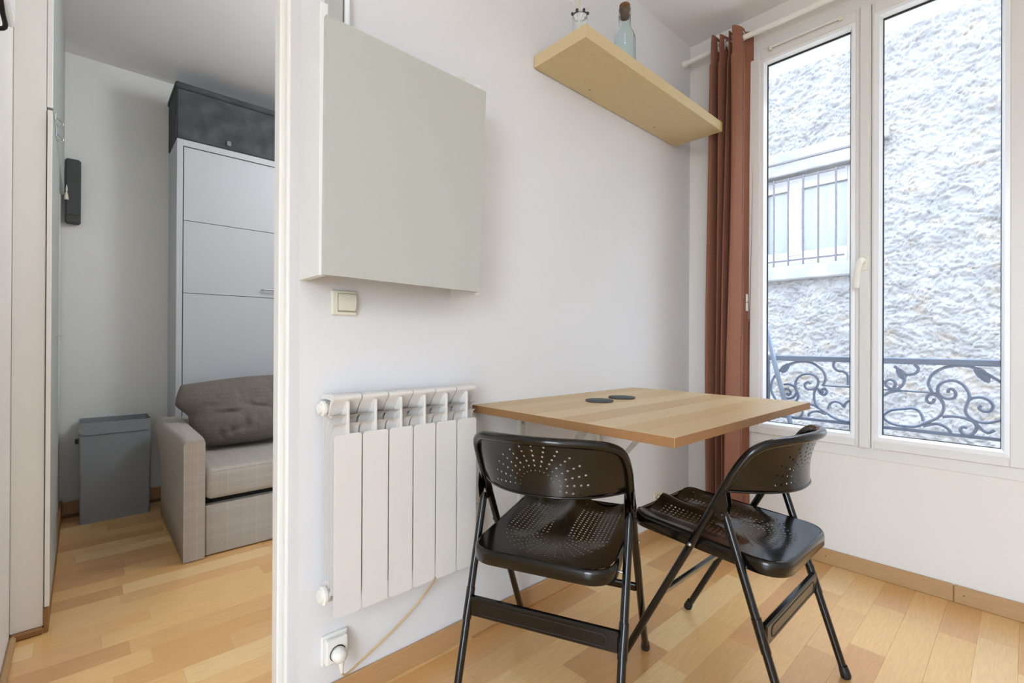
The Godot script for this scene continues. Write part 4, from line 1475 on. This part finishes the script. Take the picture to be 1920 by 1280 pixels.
func make_chair_seat() -> ArrayMesh:
	var st := mk()
	var o := seat_outline()
	var f := func(v: Vector2) -> Vector3: return Vector3(v.x, seat_y(v.x, v.y), v.y)
	var nrm := func(v: Vector2) -> Vector3:
		var e := 0.002
		return Vector3(-(seat_y(v.x + e, v.y) - seat_y(v.x - e, v.y)) / (2 * e), 1.0, -(seat_y(v.x, v.y + e) - seat_y(v.x, v.y - e)) / (2 * e)).normalized()
	# columns of a U round the middle ridge: [base point, direction]
	var cols := []
	var xf := -0.0221
	var xc := -0.275
	var ns := 18
	var na := 18
	for i in ns:
		cols.append([Vector2(lerpf(xf, xc, float(i) / ns), 0), Vector2(0, 1)])
	for i in na + 1:
		var a := PI / 2 + PI * i / na
		cols.append([Vector2(xc, 0), Vector2(cos(a), sin(a))])
	for i in range(ns - 1, -1, -1):
		cols.append([Vector2(lerpf(xf, xc, float(i) / ns), 0), Vector2(0, -1)])
	var rows := [0.0, 0.014, 0.027]
	for k in 10:
		rows.append(0.027 + 0.0128 * (k + 1))
	var ends := []
	for c in cols:
		ends.append(reach(o, c[0], c[1]))
	var at := func(c: int, r: int) -> Vector2:
		var base: Vector2 = cols[c][0]
		var dir: Vector2 = cols[c][1]
		if r < rows.size():
			return base + dir * minf(rows[r], ends[c])
		var last: float = minf(rows[rows.size() - 1], ends[c])
		return base + dir * lerpf(last, ends[c], (r - rows.size() + 1) / 3.0)
	for c in cols.size() - 1:
		for r in rows.size() + 2:
			var q := [at.call(c, r), at.call(c + 1, r), at.call(c + 1, r + 1), at.call(c, r + 1)]
			var hole := 0.0
			if r >= 2 and r < rows.size() - 1:
				var wide: float = (q[0] - q[1]).length()
				var arc := c >= ns and c < ns + na
				if wide > 0.0095 or (c % 2 == 0 and wide > 0.0052):
					hole = minf(0.0031, wide * 0.37)
				if not arc and (c < 2 or c > cols.size() - 4):
					hole = 0.0
			sheet_cell(st, q, f, nrm, hole, 0.0014)
	# rolled edge and skirt
	var rims := []
	for d in [[0.0, 0.0], [0.004, -0.0015], [0.007, -0.006], [0.008, -0.012], [0.008, -0.037], [0.006, -0.0385], [0.002, -0.0385], [0.002, -0.030]]:
		var row := []
		for i in o.size():
			var e: Vector2 = (o[(i + 1) % o.size()] - o[(i - 1 + o.size()) % o.size()]).normalized()
			var nn := Vector2(e.y, -e.x)
			if nn.dot(o[i] - Vector2(-0.23, 0)) < 0.0:
				nn = -nn
			var b: Vector2 = o[i] + nn * float(d[0])
			var flat_y: float = 0.470 + (o[i].x + 0.02) * 0.055
			var yy: float = seat_y(o[i].x, o[i].y) + d[1] if d[1] > -0.02 else flat_y + d[1]
			row.append(Vector3(b.x, yy, b.y))
		rims.append(row)
	blob_grid(st, rims, Vector3(-0.23, 0.40, 0), 3, true)
	return done(st)

func make_chair_back() -> ArrayMesh:
	var st := mk()
	var f := func(v: Vector2) -> Vector3: return sheet_at(v.x, v.y)
	var nrm := func(v: Vector2) -> Vector3:
		var e := 0.003
		var du := sheet_at(v.x + e, v.y) - sheet_at(v.x - e, v.y)
		var dv := sheet_at(v.x, minf(v.y + e, 0.14)) - sheet_at(v.x, maxf(v.y - e, 0.0))
		var n := dv.cross(du).normalized()
		return n if n.x < 0.0 else -n
	var cen := Vector2(0, 0.026)
	var frame := PackedVector2Array([Vector2(-0.235, 0), Vector2(0.235, 0), Vector2(0.235, 0.14), Vector2(-0.235, 0.14)])
	var nc := 48
	var rows := [0.0, 0.0215, 0.030]
	for k in 6:
		rows.append(0.030 + 0.0128 * (k + 1))
	var at := func(c: int, r: int) -> Vector2:
		var a := TAU * (c % nc) / nc
		var d := Vector2(cos(a) * 1.32, sin(a))
		var e := reach(frame, cen, d.normalized()) / d.length()
		if r < rows.size():
			return cen + d * minf(rows[r], e)
		return cen + d * lerpf(minf(rows[rows.size() - 1], e), e, (r - rows.size() + 1) / 6.0)
	for c in nc:
		for r in rows.size() + 5:
			var q := [at.call(c, r), at.call(c + 1, r), at.call(c + 1, r + 1), at.call(c, r + 1)]
			if (q[2] - q[1]).length() + (q[3] - q[0]).length() < 1e-5:
				continue
			var hole := 0.0
			var upper := c % 2 == 0 and c <= 24 or c == 46
			if upper and r >= 2 and r < rows.size() - 1 and (q[2] - q[1]).length() > 0.012 and (q[3] - q[0]).length() > 0.012:
				hole = minf(0.0031, 0.36 * (q[0] - q[1]).length())
			sheet_cell(st, q, f, nrm, hole, 0.0014)
	# rolled lower edge
	var pts := []
	for i in 33:
		pts.append(sheet_at(lerpf(-0.235, 0.235, i / 32.0), 0.0))
	tube(st, PackedVector3Array(pts), 0.0032, 8)
	return done(st)

func make_chairs() -> void:
	var c := thing("folding_chair", "black perforated steel folding chair nearer the radiator, backrest turned to the viewer", "chair", Vector3.ZERO, 0.0, "folding chairs at the table")
	put("seat", make_chair_seat(), M.black_steel, c)
	put("backrest", make_chair_back(), M.black_steel, c)
	var R := 0.0109
	var st := mk()
	var pts := [Vector3(-0.5274 * 0.55, 0.55, 0.215), Vector3(-0.5274 * 0.62, 0.62, 0.215)]
	for p in top_path:
		pts.append(Vector3(p[1], p[2], p[3]))
	for i in range(top_path.size() - 2, -1, -1):
		pts.append(Vector3(top_path[i][1], top_path[i][2], -top_path[i][3]))
	pts.append(Vector3(-0.5274 * 0.62, 0.62, -0.215))
	pts.append(Vector3(-0.5274 * 0.55, 0.55, -0.215))
	tube(st, spline(pts, 6), R + 0.0012, 14)
	build("back_tube", st, M.black_steel, c)
	for s in [-1.0, 1.0]:
		var z: float = 0.215 * s
		st = mk()
		tube(st, PackedVector3Array([Vector3(-0.010, 0.02, z), Vector3(-0.5274 * 0.55, 0.55, z)]), R, 14)
		var leg := build("front_leg", st, M.black_steel, c)
		st = mk()
		lathe(st, [Vector2(0.0, 0.0), Vector2(0.0125, 0.0), Vector2(0.0145, 0.006), Vector2(0.0135, 0.020), Vector2(0.0118, 0.034)], Transform3D(Basis(Vector3.BACK, 0.42), Vector3(0.0, 0.002, z)), 16)
		build("rubber_foot", st, M.rubber, leg)
		st = mk()
		tube(st, PackedVector3Array([Vector3(-0.503 + 0.325 * 0.02, 0.02, z), Vector3(-0.503 + 0.325 * 0.535, 0.535, z), Vector3(-0.503 + 0.325 * 0.552, 0.552, z)]), [R, R, R * 0.72], 14)
		var rear := build("rear_leg", st, M.black_steel, c)
		st = mk()
		lathe(st, [Vector2(0.0, 0.0), Vector2(0.0125, 0.0), Vector2(0.0145, 0.006), Vector2(0.0135, 0.020), Vector2(0.0118, 0.034)], Transform3D(Basis(Vector3.BACK, -0.30), Vector3(-0.503, 0.002, z)), 16)
		build("rubber_foot", st, M.rubber, rear)
		st = mk()
		tube(st, PackedVector3Array([Vector3(-0.503 + 0.325 * 0.228, 0.228, z), Vector3(-0.503 + 0.325 * 0.305, 0.305, z)]), R + 0.0016, 14)
		build("sleeve", st, M.black_steel, rear)
		st = mk()   # gusset that joins both tubes, and the pins
		var pl := PackedVector2Array()
		for q in [Vector2(-0.332, 0.612), Vector2(-0.338, 0.575), Vector2(-0.330, 0.535), Vector2(-0.312, 0.535), Vector2(-0.296, 0.560)]:
			pl.append(q)
		prism(st, pl, Transform3D(Basis(), Vector3(0, 0, z - 0.0125 * s - 0.001)), 0.002)
		prism(st, pl, Transform3D(Basis(), Vector3(0, 0, z + 0.0125 * s - 0.001)), 0.002)
		build("gusset", st, M.black_steel, c)
		for q in [Vector3(-0.322, 0.548, z + s * 0.0135), Vector3(-0.232, 0.440, z + s * 0.0109)]:
			st = mk()
			lathe(st, [Vector2(0.0062, 0.0), Vector2(0.0055, 0.002), Vector2(0.003, 0.004), Vector2(0.0, 0.0045)], Transform3D(Basis(Vector3.RIGHT, PI / 2 * s), q), 14)
			build("rivet", st, M.chrome if q.y < 0.5 else M.black_steel, c)
		st = mk()   # hinge block between seat and front tube, link between seat and rear leg
		tube(st, PackedVector3Array([Vector3(-0.232, 0.440, z - s * 0.010), Vector3(-0.232, 0.440, z - s * 0.034)]), 0.005, 8)
		tube(st, PackedVector3Array([Vector3(-0.369, 0.412, z - s * 0.008), Vector3(-0.375, 0.418, z - s * 0.034)]), 0.0035, 8)
		build("hinge_pin", st, M.chrome, c)
	st = mk()
	box(st, Vector3(-0.4275, 0.236, -0.206), Vector3(-0.4095, 0.290, 0.206), 0.004)
	var bar := build("rear_crossbar", st, M.black_steel, c)
	st = mk()
	var loop := PackedVector3Array()
	for q in round_rect(0.352, 0.030, 0.0148, 7):
		loop.append(Vector3(-0.4278, 0.263 + q.y, q.x))
	tube(st, loop, 0.0013, 6, true)
	build("embossed_loop", st, M.rubber, bar)
	st = mk()
	beam(st, Vector3(-0.142, 0.268, -0.206), Vector3(-0.142, 0.268, 0.206), 0.030, 0.012, Vector3(-0.5274, 1, 0), 0.003)
	build("front_crossbar", st, M.black_steel, c)
	c.position = Vector3(-1.039, 0, -1.2775)
	c.rotation.y = atan2(0.911, -0.413)
	var d: Node3D = c.duplicate()
	d.name = numbered("folding_chair")
	add_child(d)
	d.position = Vector3(-0.868, 0, -1.4785)
	d.rotation.y = PI
	tag(d, "black perforated steel folding chair nearer the window, seen from its side", "chair", "folding chairs at the table")
